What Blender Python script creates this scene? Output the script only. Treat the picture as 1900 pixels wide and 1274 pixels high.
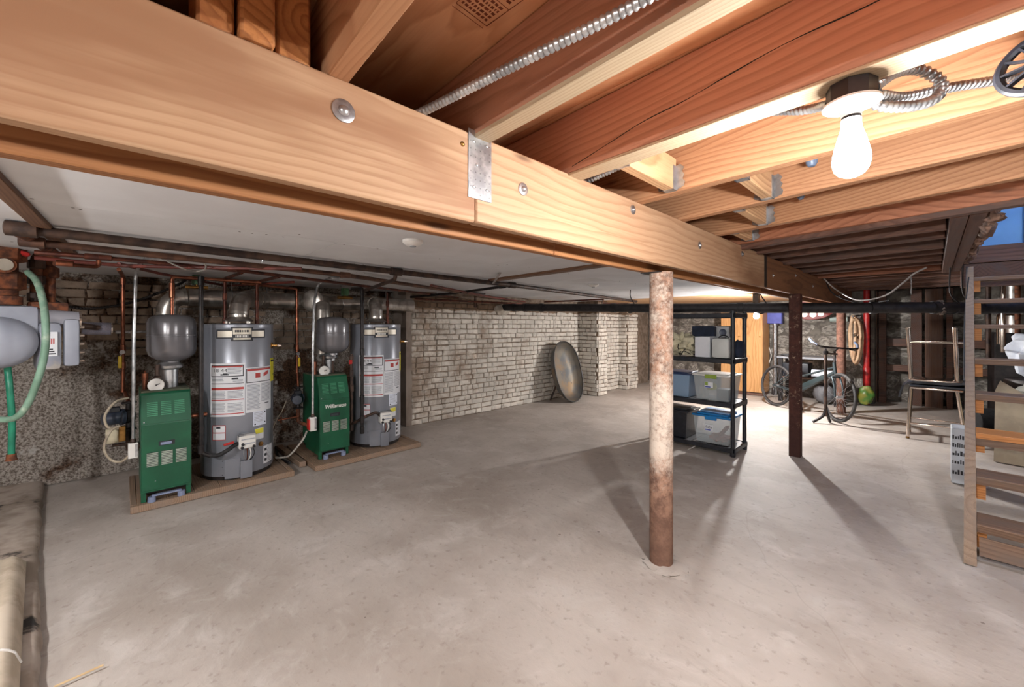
import bpy, bmesh, math, random
from mathutils import Vector, Matrix, noise
R = math.radians
random.seed(7)
S = bpy.context.scene
for o in list(bpy.data.objects):
    bpy.data.objects.remove(o)
COL = S.collection

# ------------------------------------------------------------------ camera
H = 1.35; FOC = 750.0; CX = 950.0; V0 = 603.0; YAW = R(46.2)
cam_d = bpy.data.cameras.new('camera'); cam = bpy.data.objects.new('camera', cam_d); COL.objects.link(cam)
cam.location = (0, 0, H); cam.rotation_euler = (R(90), 0, YAW)
cam_d.sensor_fit = 'HORIZONTAL'; cam_d.sensor_width = 36.0; cam_d.lens = 36.0 * FOC / 1900
cam_d.shift_y = (V0 - 637.0) / 1900; cam_d.clip_start = 0.02
S.camera = cam
FW = Vector((-math.sin(YAW), math.cos(YAW), 0)); RT = Vector((math.cos(YAW), math.sin(YAW), 0))
def at(u, v, X=None, Y=None, Z=None, d=None):
    """survey helper: point on a known plane of the room seen in direction (u, v)"""
    q = FW + RT * ((u - CX) / FOC) + Vector((0, 0, (V0 - v) / FOC))
    if X is not None: t = X / q.x
    elif Y is not None: t = Y / q.y
    elif Z is not None: t = (Z - H) / q.z
    else: t = d
    return Vector((0, 0, H)) + q * t

# ------------------------------------------------------------------ world, exposure
w = bpy.data.worlds.new('world'); S.world = w; w.use_nodes = True
w.node_tree.nodes['Background'].inputs[0].default_value = (0.5, 0.5, 0.5, 1)
w.node_tree.nodes['Background'].inputs[1].default_value = 0.0
S.view_settings.view_transform = 'Standard'; S.view_settings.look = 'None'
S.view_settings.gamma = 1.0; S.view_settings.use_curve_mapping = False
S.view_settings.exposure = 0.60
BULB1 = 1400.0; BULB2 = 3700.0; FILL3 = 2900.0; FILL4 = 1750.0; FILL5 = 1000.0; UPST = 120.0  # lamps behind, left and right of the viewpoint are added unseen fill

# ------------------------------------------------------------------ mesh helpers
class MB:
    def __init__(s): s.v = []; s.f = []; s.m = []
    def add(s, vs, fs, mi=0):
        b = len(s.v); s.v += [Vector(q) for q in vs]
        s.f += [tuple(i + b for i in f) for f in fs]; s.m += [mi] * len(fs); return s
    def box(s, lo, hi, mi=0, ch=0.0, M=None):
        x0, y0, z0 = lo; x1, y1, z1 = hi
        if ch <= 0:
            vs = [Vector((x, y, z)) for z in (z0, z1) for y in (y0, y1) for x in (x0, x1)]
            fs = [(0, 2, 3, 1), (4, 5, 7, 6), (0, 1, 5, 4), (2, 6, 7, 3), (0, 4, 6, 2), (1, 3, 7, 5)]
        else:
            bm = bmesh.new(); bmesh.ops.create_cube(bm, size=1.0)
            for q in bm.verts:
                q.co = Vector((x0 + (q.co.x + .5) * (x1 - x0), y0 + (q.co.y + .5) * (y1 - y0), z0 + (q.co.z + .5) * (z1 - z0)))
            bmesh.ops.bevel(bm, geom=list(bm.edges), offset=ch, segments=2 if ch > .008 else 1, affect='EDGES', profile=.6)
            bm.verts.index_update(); vs = [q.co.copy() for q in bm.verts]; fs = [tuple(q.index for q in f.verts) for f in bm.faces]; bm.free()
        if M is not None: vs = [M @ q for q in vs]
        return s.add(vs, fs, mi)
    def beam(s, p0, p1, wd, ht, mi=0, ch=0.0, up=(0, 0, 1)):
        """box from p0 to p1; width wd sideways, height ht along up, centred on the axis"""
        p0 = Vector(p0); p1 = Vector(p1); a = (p1 - p0); L = a.length; a.normalize()
        sd = Vector(up).cross(a)
        if sd.length < 1e-4: sd = Vector((1, 0, 0)).cross(a)
        sd.normalize(); u = a.cross(sd)
        M = Matrix(((a.x, sd.x, u.x, p0.x), (a.y, sd.y, u.y, p0.y), (a.z, sd.z, u.z, p0.z), (0, 0, 0, 1)))
        return s.box((0, -wd / 2, -ht / 2), (L, wd / 2, ht / 2), mi, ch, M)
    def cyl(s, p0, p1, r, r1=None, n=16, mi=0, cap=True):
        p0 = Vector(p0); p1 = Vector(p1); r1 = r if r1 is None else r1
        a = (p1 - p0).normalized(); x = a.orthogonal().normalized(); y = a.cross(x)
        vs = []
        for p, q in ((p0, r), (p1, r1)):
            for i in range(n):
                t = 2 * math.pi * i / n; vs.append(p + x * (q * math.cos(t)) + y * (q * math.sin(t)))
        fs = [(i, (i + 1) % n, n + (i + 1) % n, n + i) for i in range(n)]
        if cap: fs += [tuple(range(n - 1, -1, -1)), tuple(range(n, 2 * n))]
        return s.add(vs, fs, mi)
    def tube(s, pts, r, n=10, mi=0, closed=False, cap=True):
        pts = [Vector(p) for p in pts]; m = len(pts); rs = r if isinstance(r, (list, tuple)) else [r] * m
        tg = []
        for i in range(m):
            a = pts[(i - 1) % m] if (closed or i > 0) else pts[i]; b = pts[(i + 1) % m] if (closed or i < m - 1) else pts[i]
            t = b - a; tg.append(t.normalized() if t.length > 1e-9 else Vector((0, 0, 1)))
        x = tg[0].orthogonal().normalized(); vs = []
        for i in range(m):
            x = (x - tg[i] * x.dot(tg[i]))
            if x.length < 1e-6: x = tg[i].orthogonal()
            x.normalize(); y = tg[i].cross(x)
            for k in range(n):
                t = 2 * math.pi * k / n; vs.append(pts[i] + x * (rs[i] * math.cos(t)) + y * (rs[i] * math.sin(t)))
        fs = []
        for i in range(m if closed else m - 1):
            j = (i + 1) % m
            for k in range(n): fs.append((i * n + k, i * n + (k + 1) % n, j * n + (k + 1) % n, j * n + k))
        if cap and not closed: fs += [tuple(range(n - 1, -1, -1)), tuple(range((m - 1) * n, m * n))]
        return s.add(vs, fs, mi)
    def lathe(s, prof, c=(0, 0, 0), n=32, mi=0, M=None):
        c = Vector(c); vs = []; fs = []; k = len(prof)
        for i in range(n):
            t = 2 * math.pi * i / n
            for (r, z) in prof: vs.append(Vector((r * math.cos(t), r * math.sin(t), z)))
        for i in range(n):
            j = (i + 1) % n
            for q in range(k - 1): fs.append((i * k + q, j * k + q, j * k + q + 1, i * k + q + 1))
        if prof[0][0] > 1e-6: fs.append(tuple(i * k for i in range(n - 1, -1, -1)))
        if prof[-1][0] > 1e-6: fs.append(tuple(i * k + k - 1 for i in range(n)))
        vs = [(M @ q if M is not None else q) + c for q in vs]
        return s.add(vs, fs, mi)
    def prism(s, poly, z0, z1, mi=0, M=None):
        """polygon in xy extruded z0..z1, then placed by M"""
        n = len(poly); vs = [Vector((x, y, z0)) for x, y in poly] + [Vector((x, y, z1)) for x, y in poly]
        fs = [tuple(range(n - 1, -1, -1)), tuple(range(n, 2 * n))] + [(i, (i + 1) % n, n + (i + 1) % n, n + i) for i in range(n)]
        if M is not None: vs = [M @ q for q in vs]
        return s.add(vs, fs, mi)
    def cpatch(s, c, rad, a0, a1, z0, z1, th=.0015, n=8, mi=0, slope=0.0):
        """thin curved sheet on an upright cylinder; angles in degrees"""
        vs = []
        for i in range(n + 1):
            f = i / n; t = R(a0 + (a1 - a0) * f); dz = slope * (f - .5)
            for rr in (rad, rad + th):
                for z in (z0, z1): vs.append((c[0] + rr * math.cos(t), c[1] + rr * math.sin(t), z + dz))
        fs = []
        for i in range(n):
            a = i * 4; b = a + 4
            fs += [(a + 2, b + 2, b + 3, a + 3), (a, a + 1, b + 1, b), (a + 1, a + 3, b + 3, b + 1), (a, b, b + 2, a + 2)] if False else \
                  [(a + 2, b + 2, b + 3, a + 3), (a + 1, b + 1, b, a), (a + 3, b + 3, b + 1, a + 1), (a, b, b + 2, a + 2)]
        fs += [(0, 2, 3, 1), (n * 4, n * 4 + 1, n * 4 + 3, n * 4 + 2)]
        return s.add(vs, fs, mi)
    def blob(s, c, rad, seed=0, amp=.25, fr=2.0, n=14, mi=0):
        """lumpy ellipsoid"""
        prof = [(math.sin(math.pi * i / n), -math.cos(math.pi * i / n)) for i in range(n + 1)]
        vs = []; fs = []; m = n * 2
        for i in range(n + 1):
            for j in range(m):
                t = 2 * math.pi * j / m; d = Vector((prof[i][0] * math.cos(t), prof[i][0] * math.sin(t), prof[i][1]))
                q = 1 + amp * noise.noise(d * fr + Vector((seed * 7.3, seed * 3.1, 0)))
                vs.append((c[0] + d.x * rad[0] * q, c[1] + d.y * rad[1] * q, c[2] + d.z * rad[2] * q))
        for i in range(n):
            for j in range(m): fs.append((i * m + j, i * m + (j + 1) % m, (i + 1) * m + (j + 1) % m, (i + 1) * m + j))
        return s.add(vs, fs, mi)
    def xf(s, M):
        s.v = [M @ q for q in s.v]; return s
    def mesh(s, name, mat, org=None, ang=38):
        me = bpy.data.meshes.new(name)
        vs = [q - org for q in s.v] if org is not None else s.v
        me.from_pydata([tuple(q) for q in vs], [], s.f)
        for mm in (mat if isinstance(mat, (list, tuple)) else [mat]): me.materials.append(mm)
        me.polygons.foreach_set('material_index', s.m)
        bm = bmesh.new(); bm.from_mesh(me); bmesh.ops.recalc_face_normals(bm, faces=list(bm.faces)); bm.to_mesh(me); bm.free()
        me.polygons.foreach_set('use_smooth', [True] * len(me.polygons)); me.set_sharp_from_angle(angle=R(ang)); me.update()
        return me
    def build(s, name, mat, parent=None, label=None, cat=None, group=None, kind=None, local=False, ang=38):
        """links ONE mesh object. World coordinates unless local."""
        org = None
        if not local:
            if parent is not None: org = ORG[parent.name]
            else:
                xs = [q.x for q in s.v]; ys = [q.y for q in s.v]; zs = [q.z for q in s.v]
                org = Vector(((min(xs) + max(xs)) / 2, (min(ys) + max(ys)) / 2, min(zs)))
        me = s.mesh(name, mat, org, ang); o = bpy.data.objects.new(name, me); COL.objects.link(o)
        if parent is not None: o.parent = parent; ORG[o.name] = org if org is not None else Vector()
        else:
            if org is not None: o.location = org
            ORG[o.name] = org if org is not None else Vector()
        return tag(o, label, cat, group, kind)
ORG = {}
def tag(o, label=None, cat=None, group=None, kind=None):
    if label: o['label'] = label
    if cat: o['category'] = cat
    if group: o['group'] = group
    if kind: o['kind'] = kind
    return o
def thing(name, label, cat, loc=(0, 0, 0), rz=0.0, group=None, kind=None):
    o = bpy.data.objects.new(name, None); COL.objects.link(o); o.location = loc; o.rotation_euler = (0, 0, rz)
    o.empty_display_size = .1; ORG[o.name] = Vector(loc); return tag(o, label, cat, group, kind)
def copy_tree(o, parent=None):
    c = o.copy(); COL.objects.link(c); c.parent = parent
    for ch in list(o.children): copy_tree(ch, c)
    return c
def spl(pts, n=6):
    pts = [Vector(p) for p in pts]; out = []
    P = [pts[0] * 2 - pts[1]] + pts + [pts[-1] * 2 - pts[-2]]
    for i in range(1, len(P) - 2):
        a, b, c, d = P[i - 1:i + 3]
        for k in range(n):
            t = k / n; out.append(.5 * ((2 * b) + (c - a) * t + (2 * a - 5 * b + 4 * c - d) * t * t + (3 * b - a - 3 * c + d) * t ** 3))
    out.append(pts[-1]); return out
def resample(pts, step):
    out = [pts[0]]; acc = 0.0
    for a, b in zip(pts[:-1], pts[1:]):
        L = (b - a).length
        if L < 1e-9: continue
        p = step - acc
        while p <= L: out.append(a + (b - a) * (p / L)); p += step
        acc = (acc + L) % step
    return out
def bx(pts, r=.009, pitch=.009, n=10):
    r *= 1.28; pitch *= 1.3
    """armoured (interlocked) cable"""
    q = resample(spl(pts, 12), pitch / 4); rs = [r * (1.0, 1.0, .8, .74)[i % 4] for i in range(len(q))]
    m = MB(); m.tube(q, rs, n); return m
def fillet(pts, r=.03, n=4):
    """pipe run with rounded corners"""
    pts = [Vector(p) for p in pts]; out = [pts[0]]
    for i in range(1, len(pts) - 1):
        a = (pts[i - 1] - pts[i]); b = (pts[i + 1] - pts[i]); k = min(r, a.length * .45, b.length * .45)
        a = pts[i] + a.normalized() * k; b = pts[i] + b.normalized() * k
        for j in range(n + 1):
            t = j / n; out.append(a * (1 - t) ** 2 + pts[i] * (2 * t * (1 - t)) + b * t * t)
    out.append(pts[-1]); return out
def textmesh(body, size, align='CENTER', shear=0.0, offset=0.0):
    cu = bpy.data.curves.new('lettering', 'FONT'); cu.body = body; cu.size = size; cu.align_x = align; cu.align_y = 'CENTER'; cu.shear = shear; cu.resolution_u = 3; cu.offset = offset
    o = bpy.data.objects.new('lettering', cu); COL.objects.link(o)
    dg = bpy.context.evaluated_depsgraph_get(); me = bpy.data.meshes.new_from_object(o.evaluated_get(dg))
    vs = [q.co.copy() for q in me.vertices]; fs = [tuple(p.vertices) for p in me.polygons]
    bpy.data.objects.remove(o); bpy.data.curves.remove(cu); bpy.data.meshes.remove(me); return vs, fs

# ------------------------------------------------------------------ materials
def lin(c):
    return tuple(((x / 255) / 12.92 if x / 255 <= .04045 else ((x / 255 + .055) / 1.055) ** 2.4) for x in c) + (1.0,)
class NT:
    def __init__(s, name):
        s.mat = bpy.data.materials.new(name); s.mat.use_nodes = True; s.t = s.mat.node_tree; s.b = s.t.nodes['Principled BSDF']
    def n(s, typ, **kw):
        q = s.t.nodes.new(typ)
        for k, val in kw.items():
            if k.startswith('i_'):
                key = k[2:]; q.inputs[int(key) if key.isdigit() else key.replace('_', ' ')].default_value = val
            else: setattr(q, k, val)
        return q
    def l(s, a, b): s.t.links.new(a, b)
    def math(s, op, a, b=None, c=None):
        q = s.n('ShaderNodeMath', operation=op)
        for i, x in enumerate((a, b, c)):
            if x is None: continue
            if isinstance(x, (int, float)): q.inputs[i].default_value = x
            else: s.l(x, q.inputs[i])
        return q.outputs[0]
    def co(s, stretch=(1, 1, 1), rnd=True, world=False):
        if world: v = s.n('ShaderNodeNewGeometry').outputs['Position']
        else: v = s.n('ShaderNodeTexCoord').outputs['Object']
        if rnd and not world:
            oi = s.n('ShaderNodeObjectInfo').outputs['Random']; k = s.n('ShaderNodeVectorMath', operation='SCALE'); k.inputs[0].default_value = (17, 31, 23); s.l(oi, k.inputs['Scale'])
            ad = s.n('ShaderNodeVectorMath', operation='ADD'); s.l(v, ad.inputs[0]); s.l(k.outputs[0], ad.inputs[1]); v = ad.outputs[0]
        if stretch != (1, 1, 1):
            mu = s.n('ShaderNodeVectorMath', operation='MULTIPLY'); s.l(v, mu.inputs[0]); mu.inputs[1].default_value = stretch; v = mu.outputs[0]
        return v
    def noise(s, v, scale, detail=4, rough=.55, dist=0.0):
        q = s.n('ShaderNodeTexNoise'); q.inputs['Scale'].default_value = scale; q.inputs['Detail'].default_value = detail
        q.inputs['Roughness'].default_value = rough; q.inputs['Distortion'].default_value = dist; s.l(v, q.inputs['Vector']); return q.outputs[0]
    def ramp(s, f, stops):
        q = s.n('ShaderNodeValToRGB'); e = q.color_ramp.elements
        while len(e) < len(stops): e.new(.5)
        for i, (p, c) in enumerate(stops): e[i].position = p; e[i].color = c if len(c) == 4 else lin(c)
        s.l(f, q.inputs[0]); return q.outputs[0]
    def sm(s, f, lo, hi):
        q = s.n('ShaderNodeMapRange', interpolation_type='SMOOTHSTEP'); q.inputs[1].default_value = lo; q.inputs[2].default_value = hi; s.l(f, q.inputs[0]); return q.outputs[0]
    def mix(s, f, a, b, mode='MIX'):
        q = s.n('ShaderNodeMix', data_type='RGBA', blend_type=mode)
        if isinstance(f, (int, float)): q.inputs[0].default_value = f
        else: s.l(f, q.inputs[0])
        for i, x in ((6, a), (7, b)):
            if isinstance(x, tuple): q.inputs[i].default_value = x if len(x) == 4 else lin(x)
            else: s.l(x, q.inputs[i])
        return q.outputs[2]
    def bump(s, h, strength=.3, dist=.01):
        q = s.n('ShaderNodeBump'); q.inputs['Strength'].default_value = strength; q.inputs['Distance'].default_value = dist; s.l(h, q.inputs['Height']); s.l(q.outputs[0], s.b.inputs['Normal'])
    def done(s, col=None, rough=.5, metal=0.0, spec=None):
        if col is not None:
            if isinstance(col, tuple): s.b.inputs['Base Color'].default_value = col if len(col) == 4 else lin(col)
            else: s.l(col, s.b.inputs['Base Color'])
        if isinstance(rough, (int, float)): s.b.inputs['Roughness'].default_value = rough
        else: s.l(rough, s.b.inputs['Roughness'])
        s.b.inputs['Metallic'].default_value = metal
        if spec is not None: s.b.inputs['Specular IOR Level'].default_value = spec
        return s.mat
def pm(name, c1, c2=None, scale=8, rough=.5, metal=0.0, bump=0.0, lo=.38, hi=.62, stretch=(1, 1, 1), detail=4, c3=None, s3=2.0, lo3=.55, hi3=.7, bdist=.004, spec=None, rnd=True):
    t = NT(name); v = t.co(stretch, rnd); f = t.noise(v, scale, detail)
    c2 = c2 or tuple(int(x * .86) for x in c1); col = t.mix(t.sm(f, lo, hi), c1, c2)
    if c3: col = t.mix(t.sm(t.noise(v, s3, 5, .6), lo3, hi3), col, c3)
    if bump: t.bump(f, bump, bdist)
    return t.done(col, rough, metal, spec)
def wood(name, light, dark, axis='X', blotch=None, ring=.016, wob=.012, rough=.6, knots=True, streak=.25, contrast=1.0, grey=None):
    t = NT(name); v = t.co((1, 1, 1)); sp = t.n('ShaderNodeSeparateXYZ'); t.l(v, sp.inputs[0])
    o = {'X': (0, 1, 2), 'Y': (1, 0, 2), 'Z': (2, 0, 1)}[axis]
    al, a, b = (sp.outputs[i] for i in o)
    def comb(sx, sa, sb):
        q = t.n('ShaderNodeCombineXYZ'); t.l(t.math('MULTIPLY', al, sx), q.inputs[0]); t.l(t.math('MULTIPLY', a, sa), q.inputs[1]); t.l(t.math('MULTIPLY', b, sb), q.inputs[2]); return q.outputs[0]
    n1 = t.noise(comb(1.1, 3, 3), 1.0, 3, .5); n2 = t.noise(comb(3.0, 25, 25), 1.0, 3, .6)
    # distance from a pith line that wanders along the board, folded so that it stays near any board
    aa = t.math('PINGPONG', t.math('ADD', a, .11), .19); bb = t.math('PINGPONG', t.math('ADD', b, .05), .31)
    d = t.math('SQRT', t.math('ADD', t.math('MULTIPLY', aa, aa), t.math('MULTIPLY', t.math('MULTIPLY', bb, bb), .55)))
    d = t.math('ADD', d, t.math('MULTIPLY', t.math('SUBTRACT', n1, .5), wob * 6)); d = t.math('ADD', d, t.math('MULTIPLY', t.math('SUBTRACT', n2, .5), wob * .5))
    wv = t.math('FRACT', t.math('DIVIDE', d, ring))
    k = 1 - .55 * contrast
    col = t.ramp(wv, [(0.0, light), (.45, tuple(l * .93 + q * .07 for l, q in zip(light, dark))), (.86, tuple(l * k + q * (1 - k) for l, q in zip(light, dark))), (1.0, light)])
    fs = t.noise(comb(5, 160, 160), 1.0, 2, .5)
    col = t.mix(t.math('MULTIPLY', t.sm(fs, .45, .75), streak), col, dark)
    if blotch: col = t.mix(t.sm(t.noise(comb(.9, 4.5, 4.5), 1.0, 4, .6), .5, .72), col, blotch)
    if grey: col = t.mix(t.sm(t.noise(comb(2.2, 9, 9), 1.0, 5, .65), .42, .68), col, grey)
    if knots:
        vo = t.n('ShaderNodeTexVoronoi'); vo.inputs['Scale'].default_value = 1.0; t.l(comb(1.5, 6, 6), vo.inputs['Vector'])
        sel = t.math('GREATER_THAN', t.n('ShaderNodeSeparateColor').outputs[0], .5)
        sc = t.n('ShaderNodeSeparateColor'); t.l(vo.outputs['Color'], sc.inputs[0]); sel = t.math('GREATER_THAN', sc.outputs[0], .62)
        kf = t.math('MULTIPLY', t.math('SUBTRACT', 1.0, t.sm(vo.outputs['Distance'], .03, .11)), sel)
        col = t.mix(t.math('MULTIPLY', kf, .75), col, tuple(int(x * .55) for x in dark))
    t.bump(t.math('ADD', wv, t.math('MULTIPLY', fs, .6)), .12, .003)
    return t.done(col, rough, 0, .3)
def emit(name, col, strength):
    t = NT(name); t.b.inputs['Emission Color'].default_value = lin(col); t.b.inputs['Emission Strength'].default_value = strength
    return t.done((250, 250, 245), .4)

WB = wood('new_fir_beam', (186, 151, 120), (146, 103, 74), 'Y', ring=.017, wob=.011, streak=.25, contrast=.8, blotch=(150, 110, 82))
WB2 = wood('rear_fir_beam', (164, 114, 74), (116, 70, 42), 'Y', ring=.012, wob=.008)
WBD = wood('stained_beam', (142, 98, 68), (92, 58, 40), 'Y', ring=.02, wob=.010, blotch=(112, 76, 54))
WJ = wood('joist_fir', (188, 142, 106), (140, 92, 62), 'X', ring=.013, wob=.009, blotch=(174, 126, 92))
WJR = wood('joist_red', (184, 136, 112), (134, 90, 70), 'X', ring=.014, wob=.009, blotch=(168, 116, 94), contrast=.8)
WJL = wood('joist_pale', (186, 166, 138), (150, 126, 100), 'X', ring=.011, wob=.008, contrast=.8)
WJO = wood('joist_old', (118, 86, 72), (74, 50, 43), 'X', ring=.02, wob=.01, grey=(92, 74, 68), streak=.4)
WYO = wood('old_timber_y', (96, 68, 56), (60, 40, 34), 'Y', ring=.02, wob=.01, grey=(86, 68, 62), streak=.4)
WZO = wood('old_timber_z', (112, 82, 66), (70, 48, 38), 'Z', ring=.02, wob=.01, grey=(100, 82, 74), streak=.4)
WPL = wood('plywood', (214, 160, 120), (168, 112, 76), 'X', ring=.05, wob=.05, rough=.5, knots=True, streak=.12, blotch=(198, 138, 96))
WYB = wood('block_fir', (210, 172, 132), (160, 114, 78), 'Y', ring=.012, wob=.008)
WEG = wood('block_end', (178, 118, 70), (120, 70, 38), 'X', ring=.02, wob=.02, blotch=(140, 84, 48))
WST = wood('stair_stringer', (158, 136, 116), (124, 102, 84), 'Z', ring=.03, wob=.012, grey=(140, 122, 108), streak=.4)
WTR = wood('stair_tread', (132, 106, 88), (88, 66, 54), 'X', ring=.012, wob=.008, grey=(112, 96, 86), streak=.4)
WTO = wood('stair_tread_new', (200, 138, 84), (150, 94, 52), 'X', ring=.012, wob=.008)
WDR = wood('wardrobe_veneer', (206, 158, 106), (164, 112, 66), 'Z', ring=.03, wob=.03, rough=.45, knots=False)
WSK = wood('skid_board', (150, 126, 106), (100, 78, 62), 'X', ring=.012, wob=.008, grey=(136, 118, 104))
GALV = pm('galvanised', (196, 198, 200), (150, 152, 155), 14, .34, .85, .05)
DUCT = pm('duct_steel', (214, 210, 204), (168, 162, 156), 9, .3, .9, .04)
CHROME = pm('chrome', (226, 214, 204), (200, 188, 178), 5, .12, 1.0)
STEEL = pm('zinc_steel', (200, 200, 202), (160, 160, 164), 30, .35, .9)
COPPER = pm('copper', (156, 98, 74), (96, 58, 46), 12, .32, .85, lo=.3, hi=.75)
COPD = pm('tarnished_copper', (104, 58, 44), (70, 40, 34), 12, .45, .6)
IRON = pm('dark_iron_pipe', (78, 58, 48), (46, 34, 30), 14, .55, .35, .1)
BLKI = pm('black_iron', (44, 38, 38), (26, 23, 24), 18, .45, .3)
RUST = pm('rusty_iron', (128, 74, 46), (74, 44, 32), 22, .85, .1, .4, c3=(92, 64, 50), s3=9)
REDP = pm('red_pipe_paint', (190, 40, 40), (150, 30, 32), 9, .42, 0, c3=(120, 70, 60), s3=4, lo3=.66, hi3=.74)
REDX = pm('red_tubing', (118, 54, 44), (90, 42, 36), 9, .5)
BLKP = pm('black_plastic', (34, 36, 44), (24, 26, 32), 20, .42, 0, .05)
BLKR = pm('black_rubber', (36, 36, 38), (24, 24, 26), 20, .75)
CAST = pm('cast_iron_drain', (44, 40, 42), (28, 26, 28), 16, .6, .2, .2)
GREYE = pm('grey_enamel', (134, 137, 146), (126, 129, 138), 3, .3, .25, 0, spec=.5)
TANKE = pm('tank_enamel', (112, 110, 114), (102, 100, 104), 3, .22, .2)
GREEN = pm('green_enamel', (22, 88, 60), (18, 76, 52), 4, .38, 0, 0, c3=(44, 92, 72), s3=5, lo3=.62, hi3=.8)
GRNL = pm('green_louver', (196, 204, 194), (172, 184, 172), 10, .4, .1)
GRND = pm('dusty_green_top', (92, 92, 74), (70, 78, 62), 8, .75)
DKSL = pm('dark_slot', (16, 18, 17), (10, 12, 11), 10, .8)
PAPER = pm('label_paper', (214, 216, 220), (204, 206, 212), 6, .5)
INKK = pm('label_black', (36, 38, 46), (30, 30, 38), 6, .55)
INKG = pm('label_grey_print', (158, 162, 170), (146, 150, 158), 60, .55)
INKR = pm('label_red', (176, 62, 58), (160, 52, 50), 6, .55)
YELL = pm('label_yellow', (214, 206, 60), (204, 196, 52), 6, .5)
CREAM = pm('badge_cream', (206, 198, 184), (190, 182, 168), 6, .4, .3)
WHITE = pm('white_plastic', (224, 222, 218), (212, 210, 206), 6, .4)
PORC = pm('porcelain', (236, 234, 228), (226, 224, 218), 6, .2)
LBLUE = pm('blue_grey_plastic', (132, 142, 170), (118, 128, 156), 8, .45)
BLUEB = pm('blue_box', (84, 92, 178), (74, 80, 160), 8, .5)
BRASS = pm('brass', (170, 128, 70), (130, 96, 54), 12, .35, .85)
YHAND = pm('yellow_grip', (220, 186, 40), (204, 170, 34), 8, .4)
RHAND = pm('red_grip', (190, 44, 40), (168, 36, 34), 8, .4)
BEIGEC = pm('beige_cable', (172, 160, 142), (150, 138, 120), 12, .6)
TEAL = pm('teal_hose', (42, 138, 108), (34, 116, 92), 9, .4)
PALEG = pm('pale_green_hose', (116, 146, 128), (98, 128, 110), 9, .45, c3=(176, 186, 168), s3=5)
DRY = pm('drywall_paper', (212, 213, 216), (204, 204, 207), 2.2, .85, 0, .04, c3=(198, 197, 198), s3=1.1)
JOINT = pm('drywall_gap', (92, 86, 82), (70, 66, 62), 10, .9)
STRIP = wood('ceiling_strip', (112, 82, 62), (76, 52, 40), 'X', ring=.012, wob=.008)
TUBM = pm('tub_metal', (104, 106, 108), (128, 122, 112), 5, .55, .5, .15, c3=(140, 118, 92), s3=3.2, lo3=.5, hi3=.68)
CARD = pm('cardboard', (186, 172, 148), (170, 156, 134), 6, .8)
CANVAS = pm('beige_canvas', (206, 198, 172), (186, 178, 150), 9, .85, 0, .2)
BAGW = pm('white_bag', (216, 222, 232), (200, 206, 218), 9, .5, 0, .2)
BLUW = pm('blue_upstairs_wall', (120, 170, 216), (112, 160, 206), 3, .7)
NAVY = pm('navy_cloth', (34, 44, 66), (26, 34, 52), 14, .8)
SEATB = pm('black_vinyl', (38, 42, 52), (30, 33, 42), 12, .45)
BIKE = pm('bike_frame', (66, 76, 80), (56, 66, 70), 8, .35, .5)
TIRE = pm('tyre_rubber', (58, 56, 56), (46, 44, 44), 18, .7)
SILV = pm('silver_trim', (188, 190, 194), (170, 172, 176), 8, .3, .8)
HOSEB = pm('tan_hose', (214, 182, 148), (188, 152, 120), 7, .5)
GRBAG = pm('green_bag', (64, 112, 48), (130, 126, 54), 9, .4, 0, .1)
PORANGE = pm('orange_cloth', (196, 122, 96), (176, 104, 80), 12, .8)
GREYB = pm('grey_bench_top', (142, 144, 150), (124, 126, 132), 6, .5)
LILAC = pm('light_blue_plastic', (150, 190, 232), (140, 180, 222), 6, .4)
BLUEL = pm('blue_lid', (28, 120, 186), (24, 108, 172), 6, .35)
LIME = pm('green_latch', (136, 158, 60), (124, 146, 52), 6, .4)
def clear(name, c, alpha, rough=.25):
    t = NT(name); g = t.n('ShaderNodeBsdfTransparent'); mx = t.n('ShaderNodeMixShader'); mx.inputs[0].default_value = alpha
    g.inputs[0].default_value = lin((236, 238, 240)); out = t.t.nodes['Material Output']
    t.done(c, rough); t.l(g.outputs[0], mx.inputs[1]); t.l(t.b.outputs[0], mx.inputs[2]); t.l(mx.outputs[0], out.inputs[0]); return t.mat
CLEAR = clear('clear_bin', (206, 212, 214), .30)
CLEARB = clear('bluish_bin', (150, 176, 204), .55)
PANEL = clear('plastic_wrap', (206, 206, 196), .5, .15)
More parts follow.
